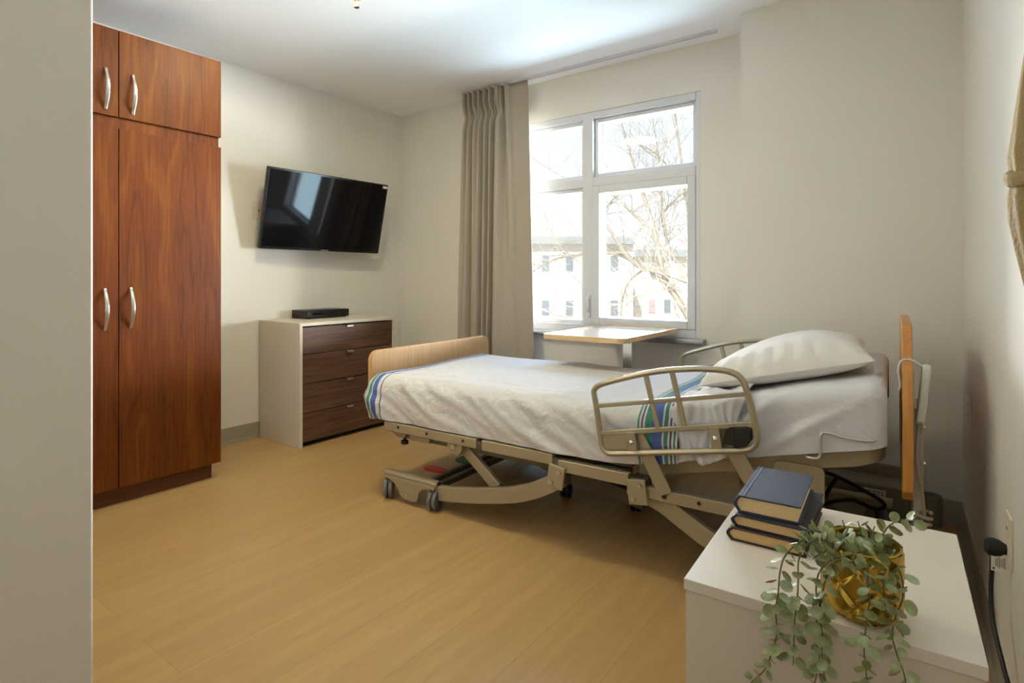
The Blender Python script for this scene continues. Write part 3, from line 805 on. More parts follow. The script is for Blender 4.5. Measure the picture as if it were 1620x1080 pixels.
# side rails
def side_rail(y, flip):
    e = bpy.data.objects.new('side_rail', None); C.objects.link(e); e.parent = bed
    loop = [(.952,.632),(.958,.648),(.975,.662),(1.02,.680),(1.098,.706),(1.17,.727),(1.237,.742),(1.33,.755),(1.40,.759),(1.44,.757),(1.470,.748),(1.489,.728),(1.502,.695),
            (1.514,.650),(1.524,.600),(1.533,.560),(1.531,.535),(1.517,.515),(1.49,.502),(1.40,.484),(1.25,.455),(1.10,.426),(1.03,.413),(1.005,.414),(.988,.428),(.981,.455),(.970,.53),(.960,.59)]
    m = MB(); pts = []
    nL = len(loop)
    V = [Vector((x, y, z)) for x, z in loop]
    for i in range(nL):
        p0, p1, p2, p3 = V[i-1], V[i], V[(i+1) % nL], V[(i+2) % nL]
        for j in range(3):
            t = j/3
            pts.append(.5*((2*p1) + (p2-p0)*t + (2*p0-5*p1+4*p2-p3)*t*t + (3*p1-p0-3*p2+p3)*t**3))
    m.tube(pts, .0118, 10, closed=True, flat=(1.1, .9), updir=(0,1,0))
    m.build('rail_loop', M['railm'], e)
    e.location = (.0315, 0, .005)
    m = MB()
    m.bar((.966,y,.583), (1.508,y,.690), .014, .016); m.bar((.976,y,.480), (1.520,y,.592), .014, .018)
    m.build('horizontal_bar', M['railm'], e, bevel=.003)
    for (a, b_) in (((1.157,.722),(1.203,.530)), ((1.252,.743),(1.298,.550))):
        MB().bar((a[0],y,a[1]), (b_[0],y,b_[1]), .014, .018, up=(1,0,0)).build('vertical_bar', M['railm'], e, bevel=.003)
    for (x, z0, z1) in ((1.105,.430,.505), (1.402,.488,.568)):
        o = MB().bar((x-.006,y,z1), (x+.006,y,z0), .016, .036, up=(1,0,0)).build('mounting_strap', M['railm'], e, bevel=.003)
        s_ = -1 if not flip else 1
        MB().lathe([(0,0),(.009,0),(.009,.005),(.005,.009),(0,.01)] if flip else [(0,0),(.009,0),(.009,-.005),(.005,-.009),(0,-.01)], (x, y+s_*.008, (z0+z1)/2), 14, 'y').build('knob', M['chrome'], o)
    s_ = -1 if not flip else 1
    MB().prism([(1.425,.512),(1.435,.565),(1.45,.575),(1.505,.585),(1.518,.575),(1.52,.545),(1.505,.523),(1.47,.512)], 'y', y-.008, y+.008).build('release_latch', M['black'], e, bevel=.003)
    MB().prism([(1.462,.508),(1.468,.575),(1.50,.582),(1.516,.572),(1.518,.545),(1.502,.520)], 'y', y+s_*.008, y+s_*.014).build('latch_grip', M['rubber'], e, bevel=.003)
    MB().prism([(.99,.43),(1.0,.422),(1.085,.438),(1.09,.50),(.985,.478)], 'y', y-.003, y+.003).build('corner_panel', M['railm'], e)
    yy = y + (.016 if not flip else -.016)
    for (a, b_) in (((1.112,.505),(1.225,.295)), ((1.408,.565),(1.545,.345))):
        MB().bar((a[0],yy,a[1]), (b_[0],yy,b_[1]), .008, .052, up=(1,0,0)).build('swing_arm', M['railm'], e, bevel=.003)
    return e
def shrink(root):
    for ch in root.children_recursive:
        for v in ch.data.vertices: v.co.x = (v.co.x-1.24)*.965 + 1.245 - .0315; v.co.z = .588 + (v.co.z-.588)*.962
for q_, fl in ((-.062, False), (.985, True)):
    r_ = side_rail(q_, fl); bpy.context.view_layer.update(); shrink(r_)

# mattress and bedding --------------------------------------------------
def fold(x, y, z):     # lift to the raised head section
    return Vector((x, y, z + base_z(x)))
def rbox(x0, x1, y0, y1, z0, z1, r, nu=60, nv=60, foot=True, head=True, wr=None, rx=None):
    """rounded slab open underneath: u along, v across (side, top, side)"""
    rx = rx or r
    def sec(v):
        h = z1 - z0; wdt = y1 - y0; arc = PI*r/2
        Ls = [h-r, arc, wdt-2*r, arc, h-r]; T = sum(Ls); d = v*T
        if d < Ls[0]: return (y0, z0 + d, -1, 0)
        d -= Ls[0]
        if d < arc: a = d/r; return (y0 + r - r*math.cos(a), z1 - r + r*math.sin(a), -math.cos(a), math.sin(a))
        d -= arc
        if d < Ls[2]: return (y0 + r + d, z1, 0, 1)
        d -= Ls[2]
        if d < arc: a = d/r; return (y1 - r + r*math.sin(a), z1 - r + r*math.cos(a), math.sin(a), math.cos(a))
        d -= arc; return (y1, z1 - r - d, 1, 0)
    xs = []
    na = 9
    if foot: xs += [(x0, 1.0)] + [(x0, k/6) for k in range(5, 0, -1)]
    # rounded end stations: (x, inset)
    st = []
    if foot:
        for k in range(8): st.append((x0, .999 - k*.999/8 + 0, 'cap'))
    return sec
def slab(name, mat_, parent, x0, x1, y0, y1, z0, z1, r, nx=70, nv=80, capfoot=True, caphead=True, wr=None, solid=0, rb=None):
    h = z1 - z0; wdt = y1 - y0; arc = PI*r/2
    Ls = [h-r, arc, wdt-2*r, arc, h-r]; T = sum(Ls)
    def sec(v):
        d = v*T
        if d <= Ls[0]: return (y0, z0 + d, -1, 0)
        d -= Ls[0]
        if d <= arc: a = d/r; return (y0 + r - r*math.cos(a), z1 - r + r*math.sin(a), -math.cos(a), math.sin(a))
        d -= arc
        if d <= Ls[2]: return (y0 + r + d, z1, 0, 1)
        d -= Ls[2]
        if d <= arc: a = d/r; return (y1 - r + r*math.sin(a), z1 - r + r*math.cos(a), math.sin(a), math.cos(a))
        d -= arc; return (y1, z1 - r - d, 1, 0)
    rb = rb or r
    stations = []     # (x, inset, capfraction)
    if capfoot:
        for k in range(6): stations.append((x0, rb, 1 - k/6))
        for k in range(9): a = PI/2*k/8; stations.append((x0 + rb - rb*math.cos(a), rb - rb*math.sin(a), 0))
    else: stations.append((x0, 0, 0))
    xa = stations[-1][0]; xb = x1 - rb if caphead else x1
    for k in range(1, nx): stations.append((xa + (xb-xa)*k/nx, 0, 0))
    if caphead:
        for k in range(9): a = PI/2*k/8; stations.append((x1 - rb + rb*math.sin(a), rb - rb*math.cos(a), 0))
        if caphead != 'open':
            for k in range(1, 7): stations.append((x1, rb, k/6))
    else: stations.append((x1, 0, 0))
    yc = (y0+y1)/2
    vs = []; uv = []
    for (x, ins, cap) in stations:
        for j in range(nv):
            v = j/(nv-1); y, z, ny, nz = sec(v)
            s_dist = x
            y -= ny*ins; z -= nz*ins
            if cap:
                y = yc + (y-yc)*(1-cap); z = z0 + (z-z0)*(1-cap)
            xx = x
            if wr:
                dx, dn = wr(x, v, y, z, ny, nz, cap)
                xx += dx; y += ny*dn; z += nz*dn
            vs.append(fold(xx, y, z)); 
            uu = x - (cap*(.15) + ins if x < (x0+x1)/2 else -(cap*.15 + ins))
            if capfoot and x < x0 + rb + 1e-6: uu = x0 + rb - rb*math.acos(max(-1, min(1, (x0+rb-x)/rb)))*0 - (rb*math.asin(max(-1,min(1,(x0+rb-x)/rb)))) - cap*.12
            uv.append((uu, v))
    nS = len(stations)
    fs = [(i*nv+j, (i+1)*nv+j, (i+1)*nv+j+1, i*nv+j+1) for i in range(nS-1) for j in range(nv-1)]
    m = MB(); m.uv = uv; m.add(vs, fs)
    return m.build(name, mat_, parent, sharp=180, solid=solid)

def bedding(name, label, cat):
    return empty(name, BO, BR, label, cat)
mt = slab('mattress', M['mattress'], None, -.285, 1.856, .012, .905, .376, .565, .045, 60, 60)
mt.location = BO; mt.rotation_euler = (0, 0, BR); tag(mt, 'tan mattress showing at the head end under the white sheet', 'mattress')

def wr_sheet(x, v, y, z, ny, nz, cap):
    side = max(0, -ny) + max(0, ny)
    d = 0
    h = (z - .38)/.2
    # stretched folds fanning from the lower edge near the rail
    q_ = (x-1.25)*.55 - (z-.40)*1.0
    d += side*(.017*max(0, math.sin(q_*44 + .6*math.sin(x*9)))**3 + .003*math.sin(q_*31+1)) * (1-abs(2*h-1)*.5) * max(0, min(1, (1.84-x)*4))
    d += nz*.0025*math.sin(x*23 + 2*math.sin(y*7)) + .0012*math.sin(y*31+x*12)
    if x > 1.80: d -= .0
    return (0, d)
fs_ = slab('fitted_sheet', M['sheet'], None, .9, 1.866, .004, .913, .3755, .573, .05, 80, 100, False, 'open', wr_sheet)
# pull the head edge of the sheet in so that the bare mattress shows behind it
fs_.location = BO; fs_.rotation_euler = (0, 0, BR); tag(fs_, 'white fitted sheet stretched over the raised head of the mattress', 'sheet')

rn = random.Random(3)
W1 = [(rn.uniform(4,9), rn.uniform(5,14), rn.uniform(0,6.3), rn.uniform(.4,1)) for _ in range(7)]
def wr_spread(x, v, y, z, ny, nz, cap):
    side = max(0, -ny)
    hh = max(0, min(1, (z-.374)/.21))
    d = 0
    if nz > .9:
        for (kx, ky, ph, am) in W1: d += .0016*am*math.sin(kx*1.5*x + ky*y + ph)
        d += .004*max(0, math.sin(x*9 - y*4.2 + 1.2))**6
        d += .004*math.exp(-((y-.10-.05*math.sin(x*5))/.03)**2)*math.sin(x*11)
    if side > .05:
        # diagonal drape folds falling towards the head
        q = (x+.3)*13 + (z-.37)*26
        d += side*(.012*(1-hh*.5)*max(0, math.sin(q + 1.2*math.sin(x*4)))**2 + .0035*math.sin(q*2.3+.7+math.sin(x*9)) + .002*math.sin(q*4.1+2*math.sin(x*13)))
        d += side*.026*math.sin(PI*min(1,hh*.9+.15))*math.exp(-((x+.29)/.14)**2)
        d += side*.010*hh*(1-hh)*4
    if cap: d *= (1-cap)
    return (0, d)
bs = slab('bedspread', M['spread'], None, -.303, 1.268, -.022, .925, .374, .586, .06, 150, 140, True, False, wr_spread, rb=.075)
bs.location = BO; bs.rotation_euler = (0, 0, BR); tag(bs, 'white bedspread with blue and green stripe bands at both ends', 'bedspread')

# white top sheet folded over and hanging bunched at the near side
def topsheet(u, v):
    # u along the bed, v from near lower edge over the top
    x = 1.245 + .235*u
    L0 = .19; Lt = .86; T = L0 + Lt
    d = v*T
    z1 = .590
    if d < L0:
        k = d/L0
        y = -.020 - .010*(1-k)**2 - .013*abs(math.sin(u*10.5 + 1.2*k))*(1-.7*k) + .003*math.sin(u*47)
        z = .378 + .010*math.sin(u*9) + (z1 - .03 - .372)*k
        x = x + (1-k)*.05*(1-2*u)*.5 + .01*math.sin(k*5+u*8)
    else:
        k = (d-L0)/Lt; y = -.016 + .06*0 + k*.93
        rr_ = min(1, (d-L0)/.05); z = z1 - .03*(1-rr_)**2 + .006*math.sin(u*13 + 5*math.sin(k*3)) * (1 if k > .02 else 0) + .003*math.sin(k*40+u*7)
        y += .004*math.sin(u*17)
    e_ = .006*math.sin(PI*u)**.5 if 0 < u < 1 else 0
    return fold(x, y - (e_ if d < L0 else 0), z + (e_ if d >= L0 else 0))
ts = MB().grid(topsheet, 50, 90).build('top_sheet', M['sheet'], None, sharp=180, solid=.003)
ts.location = BO; ts.rotation_euler = (0, 0, BR); tag(ts, 'white top sheet folded back and bunched behind the near side rail', 'sheet')

# pillow
pw = empty('pillow', BO, BR, 'plump white pillow on the raised head of the bed', 'pillow')
def pil(sign):
    def f(u, v):
        a = 2*u - 1; b = 2*v - 1
        ex = 1 - .06*(1-abs(b)**2)*0 
        px_ = a*(.275 - .02*(1-b*b)); py_ = b*(.36 - .022*(1-a*a))
        h = max(0, (1-abs(a)**2.8))**.5 * max(0, (1-abs(b)**3.6))**.42
        top = .098*h if sign > 0 else -.046*h
        if sign > 0:
            top *= 1 + .10*math.sin(3.1*a+1.2*b+.4)
            edge = (max(abs(a), abs(b)))**6
            top += .006*edge*math.sin(26*a*(1 if abs(b) > abs(a) else 0) + 24*b*(1 if abs(a) >= abs(b) else 0))*h*3
        return (px_, py_, top)
    return f
pm = MB(); pm.grid(pil(1), 56, 64); pm.grid(pil(-1), 56, 64)
c_, s_ = math.cos(-math.atan(HSL)), math.sin(-math.atan(HSL))
ca, sa = math.cos(R(4)), math.sin(R(4))
nv_ = []
for (x, y, z) in pm.v:
    x, y = x*ca - y*sa, x*sa + y*ca
    xx = x*c_ + z*s_; zz = -x*s_ + z*c_
    nv_.append((xx + 1.545, y + .47, zz + .619 + base_z(1.545)))
pm.v = nv_
pm.build('pillowcase', M['pillow'], pw, sharp=180)

# ------------------------------------------------------------------ handset hung on the headboard
hs = empty('bed_handset', BO, BR, 'pale grey bed handset hooked on the headboard with a coiled cord', 'bed remote')
rot = Matrix.Rotation(R(6), 3, 'Y')
m = MB(); m.prism(rrect(.075, .135, .625, .80, .012), 'x', 1.935, 1.957)
m.v = [tuple(Vector((1.936,0,.63)) + rot @ (Vector(v) - Vector((1.936,0,.63)))) for v in m.v]
m.build('handset_body', M['handset'], hs, bevel=.006)
MB().tube(spline([(1.958,.10,.79),(1.946,.10,.798),(1.934,.10,.806),(1.918,.10,.812),(1.901,.10,.806),(1.894,.10,.785),(1.895,.10,.76),(1.898,.10,.735),(1.893,.10,.715)], 5), .0035, 8).build('hanging_hook', M['handset'], hs)
m = MB()
for k in range(6): m.cyl((1.944,.10,.625-k*.006), (1.944,.10,.622-k*.006), .0075-.0005*k, 10)
m.build('strain_relief', M['coil'], hs)
MB().tube(spline([(1.944,.10,.63),(1.938,.085,.56),(1.940,.07,.50),(1.950,.075,.43),(1.956,.085,.36)], 8), .0045, 8).build('straight_cord', M['coil'], hs)
hel = []
for k in range(0, 9*14 + 1):
    t = k/(9*14); a = 2*PI*9*t
    c = Vector((1.956 - .03*t*t*1.2, .085, .372 - .155*t))
    hel.append(c + Vector((.016*math.cos(a), .016*math.sin(a), 0)))
MB().tube(hel, .0055, 7).build('coiled_cord', M['coil'], hs)

# stub of pipe, control box, cables on the floor behind the bed
pp_ = MB().lathe([(.040,0),(.040,.125),(.036,.127),(.034,.125),(.034,.004),(0,.004)], (0,0,0), 32).build('pipe_stub', M['pipe'])
pp_.location = (.008, 3.035, 0); tag(pp_, 'short open grey pipe standing on the floor behind the headboard', 'pipe')
cb = empty('control_box', (-.21, 2.985, 0), 0, 'grey control box with a paper label on the floor by the wall', 'control box')
MB().box(-.17, .14, -.075, .075, 0, .165).build('casing', M['pipe'], cb, bevel=.008)
lb = MB().box(-.02, .062, -.0765, -.0755, .085, .145).build('paper_label', M['paper'], cb)
m = MB()
for r_ in range(5):
    x = -.014
    while x < .05:
        w_ = rn.uniform(.004, .012); m.box(x, min(x+w_, .056), -.0772, -.0765, .093 + r_*.010, .097 + r_*.010); x += w_ + .004
m.build('label_print', M['ink'], lb)
cd = MB()
cd.tube(spline([(-.42,2.60,.30),(-.36,2.62,.27),(-.30,2.66,.245),(-.22,2.70,.20),(-.155,2.74,.155),(-.145,2.745,.130),(-.18,2.72,.125),(-.25,2.68,.155),(-.33,2.63,.14),(-.38,2.60,.10),(-.36,2.58,.03),(-.30,2.57,.009),(-.25,2.60,.009)], 6), .008, 8)
cd.tube(spline([(-.17,2.725,.125),(-.165,2.71,.09),(-.15,2.70,.05),(-.12,2.68,.009),(-.05,2.62,.009)], 6), .008, 8)
cd.tube(spline([(-.30,2.66,.245),(-.325,2.64,.20),(-.345,2.62,.15),(-.37,2.60,.11)], 6), .008, 8)
cdo = cd.build('power_cable', M['rubber']); tag(cdo, 'tangled black power cable under the head of the bed', 'cable')

# ------------------------------------------------------------------ bedside table
NR = R(2.2)
nsO = Vector((-.14, 1.155, 0))
nt_ = empty('bedside_table', nsO, NR, 'low white bedside table in the foreground by the right wall', 'bedside table')
NW, NDp, NZ = .385, .452, .56
TLc = Vector((-.325,.921,0)) - nsO
MB().box(-.193, .193, -.228, .226, NZ-.018, NZ).build('tabletop', M['white'], nt_, bevel=.0012)
b_ = MB().box(-.191, .191, -.224, .222, .02, NZ-.0195).build('body', M['whiteside'], nt_, bevel=.0012)
MB().box(-.17, .17, -.20, .20, 0, .02).build('base_plinth', M['whiteside'], nt_)

# books -----------------------------------------------------------------
def book(loc, rz, w_, L, h, cover, pages, label, ridge=True):
    e = empty('book', loc, rz, label, 'book', 'stacked hardback books on the bedside table')
    t = .003
    m = MB()
    m.box(0.004, w_, 0, L, 0, t); m.box(0.004, w_, 0, L, h-t, h)
    n_ = 8; arc = [(.006 - .010*math.sin(PI*k/n_), h*k/n_) for k in range(n_+1)]
    inn = [(.006 - .007*math.sin(PI*k/n_)+.003, t + (h-2*t)*k/n_) for k in range(n_+1)]
    m.prism(arc + inn[::-1], 'y', 0, L)
    m.build('cover', cover, e, bevel=.0006)
    p = MB(); pr_ = [(.006 - .005*math.sin(PI*k/n_), t + (h-2*t)*k/n_) for k in range(n_+1)]
    pr_ += [(w_-.006 - .004*math.sin(PI*k/n_), h - t - (h-2*t)*k/n_) for k in range(n_+1)]
    p.prism(pr_, 'y', .004, L-.004); p.build('page_block', pages, e)
    if ridge:
        MB().box(.0125, .0145, .001, L-.001, h-.0002, h+.0006).build('hinge_groove', mat('navy_hinge', rgb(120,132,158), .5), e)
    return e
book((-.305, 1.108, NZ), R(1.5), .132, .235, .0245, M['maroon'], M['pagetan'], 'dark brown hardback book, bottom of the stack', False)
book((-.299, 1.116, NZ+.0245), R(.6), .127, .212, .0225, M['navydark'], M['pagetan'], 'thin navy hardback book in the middle of the stack', False)
book((-.297, 1.130, NZ+.047), R(2.6), .112, .20, .032, M['navy'], M['pagecream'], 'thick blue hardback book, top of the stack', True)

# plant ------------------------------------------------------------------
PC = Vector((-.08, .985, NZ))
pl_ = empty('potted_plant', PC, 0, 'trailing eucalyptus plant in a faceted gold pot', 'potted plant')
def potf(u, v):
    a = 2*PI*u; z = .102*v
    r = .0505 - .012*(max(0, 1 - v/.22))**2.2 + .0006*math.sin(v*PI)
    n_ = 6
    p = u*n_ + v*1.9; q = u*n_ - v*1.9
    d1 = abs((p % 1) - .5)*2; d2 = abs((q % 1) - .5)*2
    g = min(1, (1-d1)*3.2) * min(1, (1-d2)*3.2)
    r += .0042*g - .002
    return (r*math.cos(a), r*math.sin(a), z)
m = MB().grid(potf, 181, 60)
m.lathe([(.0512,.102),(.0505,.104),(.0475,.104),(.046,.098),(.045,.06)], (0,0,0), 60)
m.lathe([(0,.0005),(.0385,.0005)], (0,0,0), 60)
m.build('pot', M['gold'], pl_, sharp=60)
MB().lathe([(0,.086),(.025,.088),(.046,.084)], (0,0,0), 24).build('soil', M['soil'], pl_)
PX = lambda u, v, t: at(u, v, t) - PC
def hang(u, v, y=.898): return aty(u, v, y) - PC
strands = [
 [(1332,866,.835),(1300,852,.83),(1268,856,.825),(1243,878,.82),(1234,905,.81),(1231,940,.80),'|',(1227,965),(1229,1000),(1221,1032),(1209,1060),(1190,1078),(1180,1100)],
 [(1338,870,.83),(1305,855,.82),(1280,858,.815),(1264,884,.81),(1263,918,.80),(1261,950,.795),'|',(1258,975),(1256,1010),(1255,1052)],
 [(1335,880,.82),(1316,885,.80),(1296,905,.80),(1291,935,.795),(1296,950,.79),'|',(1293,975),(1290,1010),(1296,1040),(1288,1085)],
 [(1345,884,.815),(1320,890,.80),(1307,915,.795),(1300,945,.79),'|',(1297,975),(1301,1005),(1300,1040),(1308,1090)],
 [(1370,884,.805),(1374,898,.785),(1372,925,.775),(1376,950,.775),(1372,970,.775),'|',(1369,1000),(1367,1030),(1370,1062),(1372,1100)],
 [(1395,880,.82),(1415,890,.80),(1427,915,.79),(1428,945,.785),(1417,975,.785),'|',(1412,1005),(1419,1035),(1430,1065),(1436,1100)],
 [(1410,885,.815),(1400,905,.785),(1398,930,.78),(1402,948,.78),(1396,968,.778)],
 [(1382,866,.85),(1396,846,.86),(1408,830,.865),(1428,822,.87),(1445,824,.875)],
 [(1340,864,.85),(1318,846,.845),(1300,842,.84),(1282,838,.835),(1268,850,.83)],
 [(1345,862,.86),(1338,842,.865),(1333,822,.87)],
 [(1362,862,.86),(1362,842,.87),(1357,824,.875)],
 [(1370,864,.86),(1378,846,.87),(1384,832,.875)],
 [(1335,872,.84),(1316,866,.83),(1300,872,.82),(1286,884,.815)],
 [(1352,875,.83),(1345,862,.825),(1338,852,.825)],
 [(1372,876,.83),(1380,864,.825),(1392,860,.825),(1400,866,.82)],
 [(1365,880,.82),(1358,872,.805),(1352,876,.795),(1346,890,.785)],
 [(1385,880,.82),(1392,884,.80),(1398,890,.79)],
]
rl = random.Random(11)
def add_leaf(m, c, d, nrm, r):
    d = d.normalized(); nrm = (nrm - d*nrm.dot(d)).normalized(); s_ = d.cross(nrm)
    n_ = 10; base = len(m.v); vs = [c + d*r*.95 - nrm*r*.10]
    for k in range(n_):
        a = 2*PI*k/n_
        x = r*(.98 - .98*math.cos(a)); y = r*.86*math.sin(a)
        vs.append(c + d*x + s_*y + nrm*(r*.16*(abs(math.sin(a))) + .10*r*(x/r-1)**2))
    m.add(vs, [(0, k+1, (k+1) % n_ + 1) for k in range(n_)])
for si, st in enumerate(strands):
    pts = []; hg = False
    for q in st:
        if q == '|': hg = True; continue
        pts.append(hang(*q) if hg else PX(*q))
    sp = spline(pts, 8)
    if si < 9: sp = [Vector((0, 0, .088)) + (pts[0]-Vector((0,0,.088)))*.2] + sp
    stem = MB().tube(sp, [.0014*(1-.5*k/len(sp)) for k in range(len(sp))], 6).build('stem', M['stem'], pl_)
    lf = MB(); acc = 0; nxt = .004; k_ = 0
    tot = sum((sp[i+1]-sp[i]).length for i in range(len(sp)-1)); run = 0
    for i in range(len(sp)-1):
        seg = sp[i+1]-sp[i]; run += seg.length; acc += seg.length
        while acc > nxt:
            acc -= nxt; nxt = rl.uniform(.0125, .0175) if si < 7 else rl.uniform(.0105, .0145)
            t = seg.normalized(); k_ += 1
            u = Vector((0,0,1)) if abs(t.z) < .8 else Vector((1,0,0))
            a = t.cross(u).normalized(); b2 = t.cross(a)
            ph = k_*PI/2 + rl.uniform(-.5,.5)
            size = rl.uniform(.0078,.0118) * (1 if run < tot*.75 else .8)
            for sgn in (1, -1):
                o_ = (a*math.cos(ph) + b2*math.sin(ph))*sgn
                d = (o_ + t*rl.uniform(.1,.7) + Vector((0,0,-.15))).normalized()
                nn = (t*-1 + Vector((rl.uniform(-.6,.6), rl.uniform(-.9,.1), rl.uniform(-.1,.8)))).normalized()
                add_leaf(lf, sp[i] + d*.002, d, nn, size*rl.uniform(.8,1.15))
    # keep the leaves out of the table front and top
    lf.build('leaves', M['leaf'], stem, sharp=180)

# ------------------------------------------------------------------ right wall: outlets, plug, hanging fabric
def wall_outlet(name, s, z, label, wdt=.075, hgt=.118):
    p = rw(s, .0, z)
    e, n, sv, mm = plate(name, p, (RWN.x, RWN.y, 0), None, wdt, hgt, label, 'outlet')
    for dz in (.024, -.024):
        o = MB().obox(n*.006 + Vector((0,0,dz)), (.0015, .017, .0145), mm).build('socket', M['ivory'], e, bevel=.002)
        q = MB()
        for dy in (-.006, .006): q.obox(n*.0077 + sv*dy + Vector((0,0,dz+.003)), (.0004, .0012, .004), mm)
        q.build('slots', M['ink'], o)
    return e, n, sv
sA = (YJ - 2.75)/math.cos(R(1.6)); sB = (YJ - 1.755)/math.cos(R(1.6))
wall_outlet('wall_outlet', sA, .556, 'ivory wall outlet on the right wall behind the headboard', .10, .118)
e, n, sv = wall_outlet('wall_outlet', sB, .443, 'ivory wall outlet with a black plug in the right wall', .078, .118)
pg = empty('power_plug', rw(sB, .008, .419), 0, 'black power plug with white warning tag and cord at the right wall', 'power plug')
q = Vector((RWN.x, RWN.y, 0)); tt = Vector((RWD.x, RWD.y, 0))
m = MB(); m.tube([q*.0, q*.012, q*.022, q*.034, q*.040], [.010,.0165,.0185,.0175,.011], 18, flat=(1.15,1))
m.build('plug_body', M['rubber'], pg)
cord = [q*.026 + Vector((0,0,-.012)), q*.026 + Vector((0,0,-.05)), q*.028 + tt*.0 + Vector((0,0,-.11)), q*.026 + tt*.03 + Vector((0,0,-.17)), q*.016 + tt*.10 + Vector((0,0,-.225)), q*.012 + tt*.13 + Vector((0,0,-.26)), q*.04 + tt*.12 + Vector((0,0,-.32)), q*.08 + tt*.05 + Vector((0,0,-.37)), q*.10 + tt*.0 + Vector((0,0,-.412))]
MB().tube(spline(cord, 6), .0048, 8).build('cord', M['rubber'], pg)
tg = MB(); c0 = q*.010 + Vector((0,0,-.030)) + tt*.010
mm = Matrix((q, tt, Vector((0,0,1)))).transposed()
tg.obox(c0, (.019, .0005, .021), mm)
to = tg.build('warning_tag', M['paper'], pg)
m = MB()
for k in range(6):
    m.obox(c0 + q*(-.006 + k*.0032) + tt*.0007, (.0006, .0002, .013 - .002*(k % 3)), mm)
for dz in (.015, -.015): m.obox(c0 + q*.014 + Vector((0,0,dz)) + tt*.0007, (.002, .0002, .002), mm)
m.build('tag_print', M['ink'], to)

fb = empty('hanging_fabric', (.130, 1.09, 0), 0, 'tan fabric bundle knotted with a band at the right edge', 'fabric')
zc = 1.198
prof = [(.004,.26),(.012,.235),(.019,.18),(.026,.12),(.032,.066),(.036,.03),(.034,.005),(.033,-.01),(.036,-.03),(.035,-.06),(.029,-.10),(.020,-.15),(.010,-.20),(.003,-.215)]
m = MB(); vs = []; n_ = 40
for (r_, h) in prof:
    for j in range(n_):
        a = 2*PI*j/n_; q_ = r_*(1 + .07*math.sin(7*a + h*10))
        vs.append((q_*math.cos(a), q_*math.sin(a), zc + h))
m.add(vs, [(i*n_+j, i*n_+(j+1) % n_, (i+1)*n_+(j+1) % n_, (i+1)*n_+j) for i in range(len(prof)-1) for j in range(n_)])
m.build('gathered_cloth', M['tan'], fb)
ringp = []
for k in range(28):
    a = 2*PI*k/28; ringp.append((.036*math.cos(a), .036*math.sin(a), zc + .004 - .012*math.cos(a+2.2)))
MB().tube(ringp, .0075, 8, closed=True, flat=(1.5,.9), updir=(0,0,1)).build('band', M['tan'], fb)
MB().tube(spline([(0,0,zc+.25),(.004,0,zc+.285),(.022,0,zc+.30),(.043,0,zc+.295)], 4), .004, 8).build('hook', M['steel'], fb)

# ------------------------------------------------------------------ ceiling sprinkler
sk = empty('ceiling_sprinkler', (-2.262, 1.80, ZC), 0, 'small brass sprinkler head on the ceiling at the top edge', 'sprinkler')
MB().lathe([(.0,0),(.032,-.001),(.030,-.006),(.014,-.008)], (0,0,0), 24).build('escutcheon', M['glassbulb'], sk)
m = MB(); m.lathe([(.010,-.006),(.010,-.020),(.006,-.022),(0,-.022)], (0,0,0), 16)
for s_ in (-1, 1): m.tube(spline([(s_*.009,0,-.018),(s_*.013,0,-.030),(s_*.008,0,-.044),(0,0,-.050)], 4), .002, 6)
m.build('sprinkler_body', M['brass'], sk)
MB().cyl((0,0,-.022), (0,0,-.045), .0025, 8).build('glass_tube', M['glassbulb'], sk)
MB().lathe([(0,-.050),(.014,-.050),(.014,-.052),(0,-.052)], (0,0,0), 16).build('deflector', M['brass'], sk)

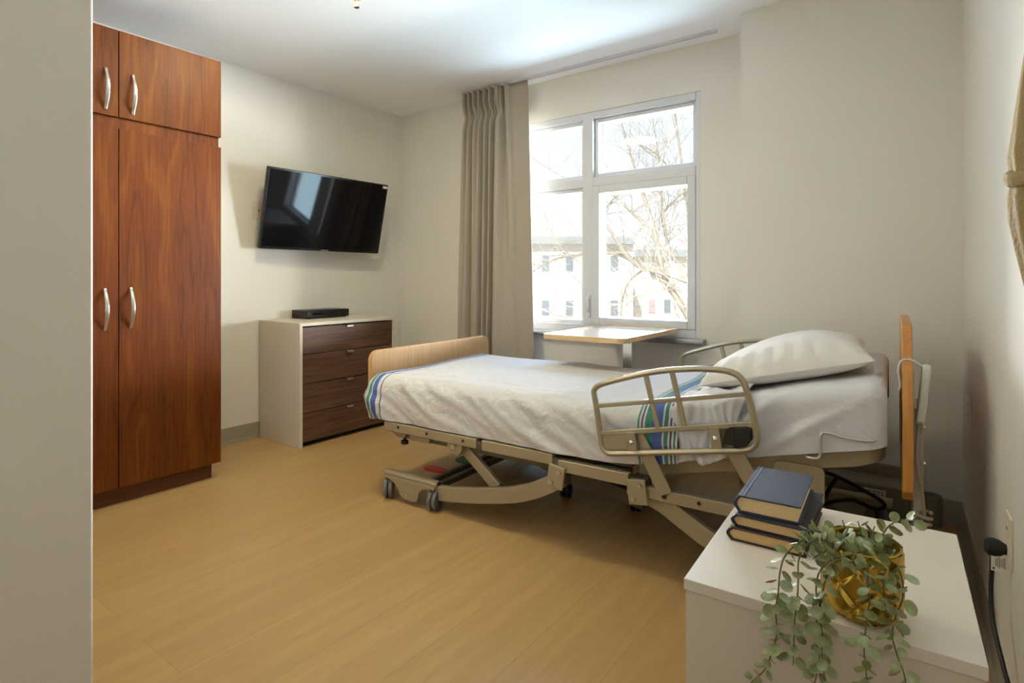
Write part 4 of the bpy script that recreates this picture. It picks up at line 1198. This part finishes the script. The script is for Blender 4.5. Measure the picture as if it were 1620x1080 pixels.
# ------------------------------------------------------------------ light
wld = bpy.data.worlds.new('world'); S.world = wld; wld.use_nodes = True
nt = wld.node_tree; bg = nt.nodes['Background']
tc = nt.nodes.new('ShaderNodeTexCoord'); sp = nt.nodes.new('ShaderNodeSeparateXYZ'); nt.links.new(tc.outputs['Generated'], sp.inputs[0])
rp = nt.nodes.new('ShaderNodeValToRGB'); mr = nt.nodes.new('ShaderNodeMapRange'); mr.inputs[1].default_value = -1; mr.inputs[2].default_value = 1
nt.links.new(sp.outputs[2], mr.inputs[0]); nt.links.new(mr.outputs[0], rp.inputs[0]); nt.links.new(rp.outputs[0], bg.inputs[0])
e = rp.color_ramp.elements
e[0].position = 0; e[0].color = (.85,.88,.95,1); e[1].position = 1; e[1].color = (.48,.66,1,1)
x = e.new(.49); x.color = (.9,.92,.96,1)
x = e.new(.52); x.color = (.93,.95,.97,1)
x = e.new(.62); x.color = (.80,.90,1,1)
bg.inputs[1].default_value = 1.3

def area(name, loc, rot, sx, sy, power, col, shape='RECTANGLE', spread=None):
    l = bpy.data.lights.new(name, 'AREA'); l.shape = shape; l.size = sx
    if shape in ('RECTANGLE', 'ELLIPSE'): l.size_y = sy
    l.energy = power; l.color = col
    l.specular_factor = .0 if 'lamp' in name else 1
    if spread: l.spread = spread
    o = bpy.data.objects.new(name, l); C.objects.link(o); o.location = loc; o.rotation_euler = rot
    return o
area('snow_bounce', (2.5, 8.2, -.8), (R(-103), 0, 0), 20, 4.1, 5900, (.56,.80,.96))
area('facade_bounce', (1.5, 8.2, 1.2), (R(-98), 0, 0), 14, 1.2, 7600, (1.0,.98,.95))
area('sky_light', (-2.0, 5.5, 4.2), (R(-45), 0, 0), 4, 2, 400, (.22,.48,1.0))
area('ceiling_lamp', (-2.3, 1.62, ZC-.02), (0, 0, 0), .35, .35, 22, (1.0,.90,.55), 'DISK')
sun = bpy.data.lights.new('sun', 'SUN'); sun.energy = 4.2; sun.angle = R(.5); sun.color = (1,.95,.86)
so = bpy.data.objects.new('sun', sun); C.objects.link(so); so.rotation_euler = (R(52), 0, R(20))

# ------------------------------------------------------------------ view
S.view_settings.view_transform = 'Standard'; S.view_settings.look = 'None'
S.view_settings.exposure = 0; S.view_settings.gamma = 1; S.view_settings.use_curve_mapping = False
S.cycles.use_denoising = True
S.cycles.max_bounces = 10; S.cycles.diffuse_bounces = 6; S.cycles.transparent_max_bounces = 12
S.cycles.sample_clamp_indirect = 8
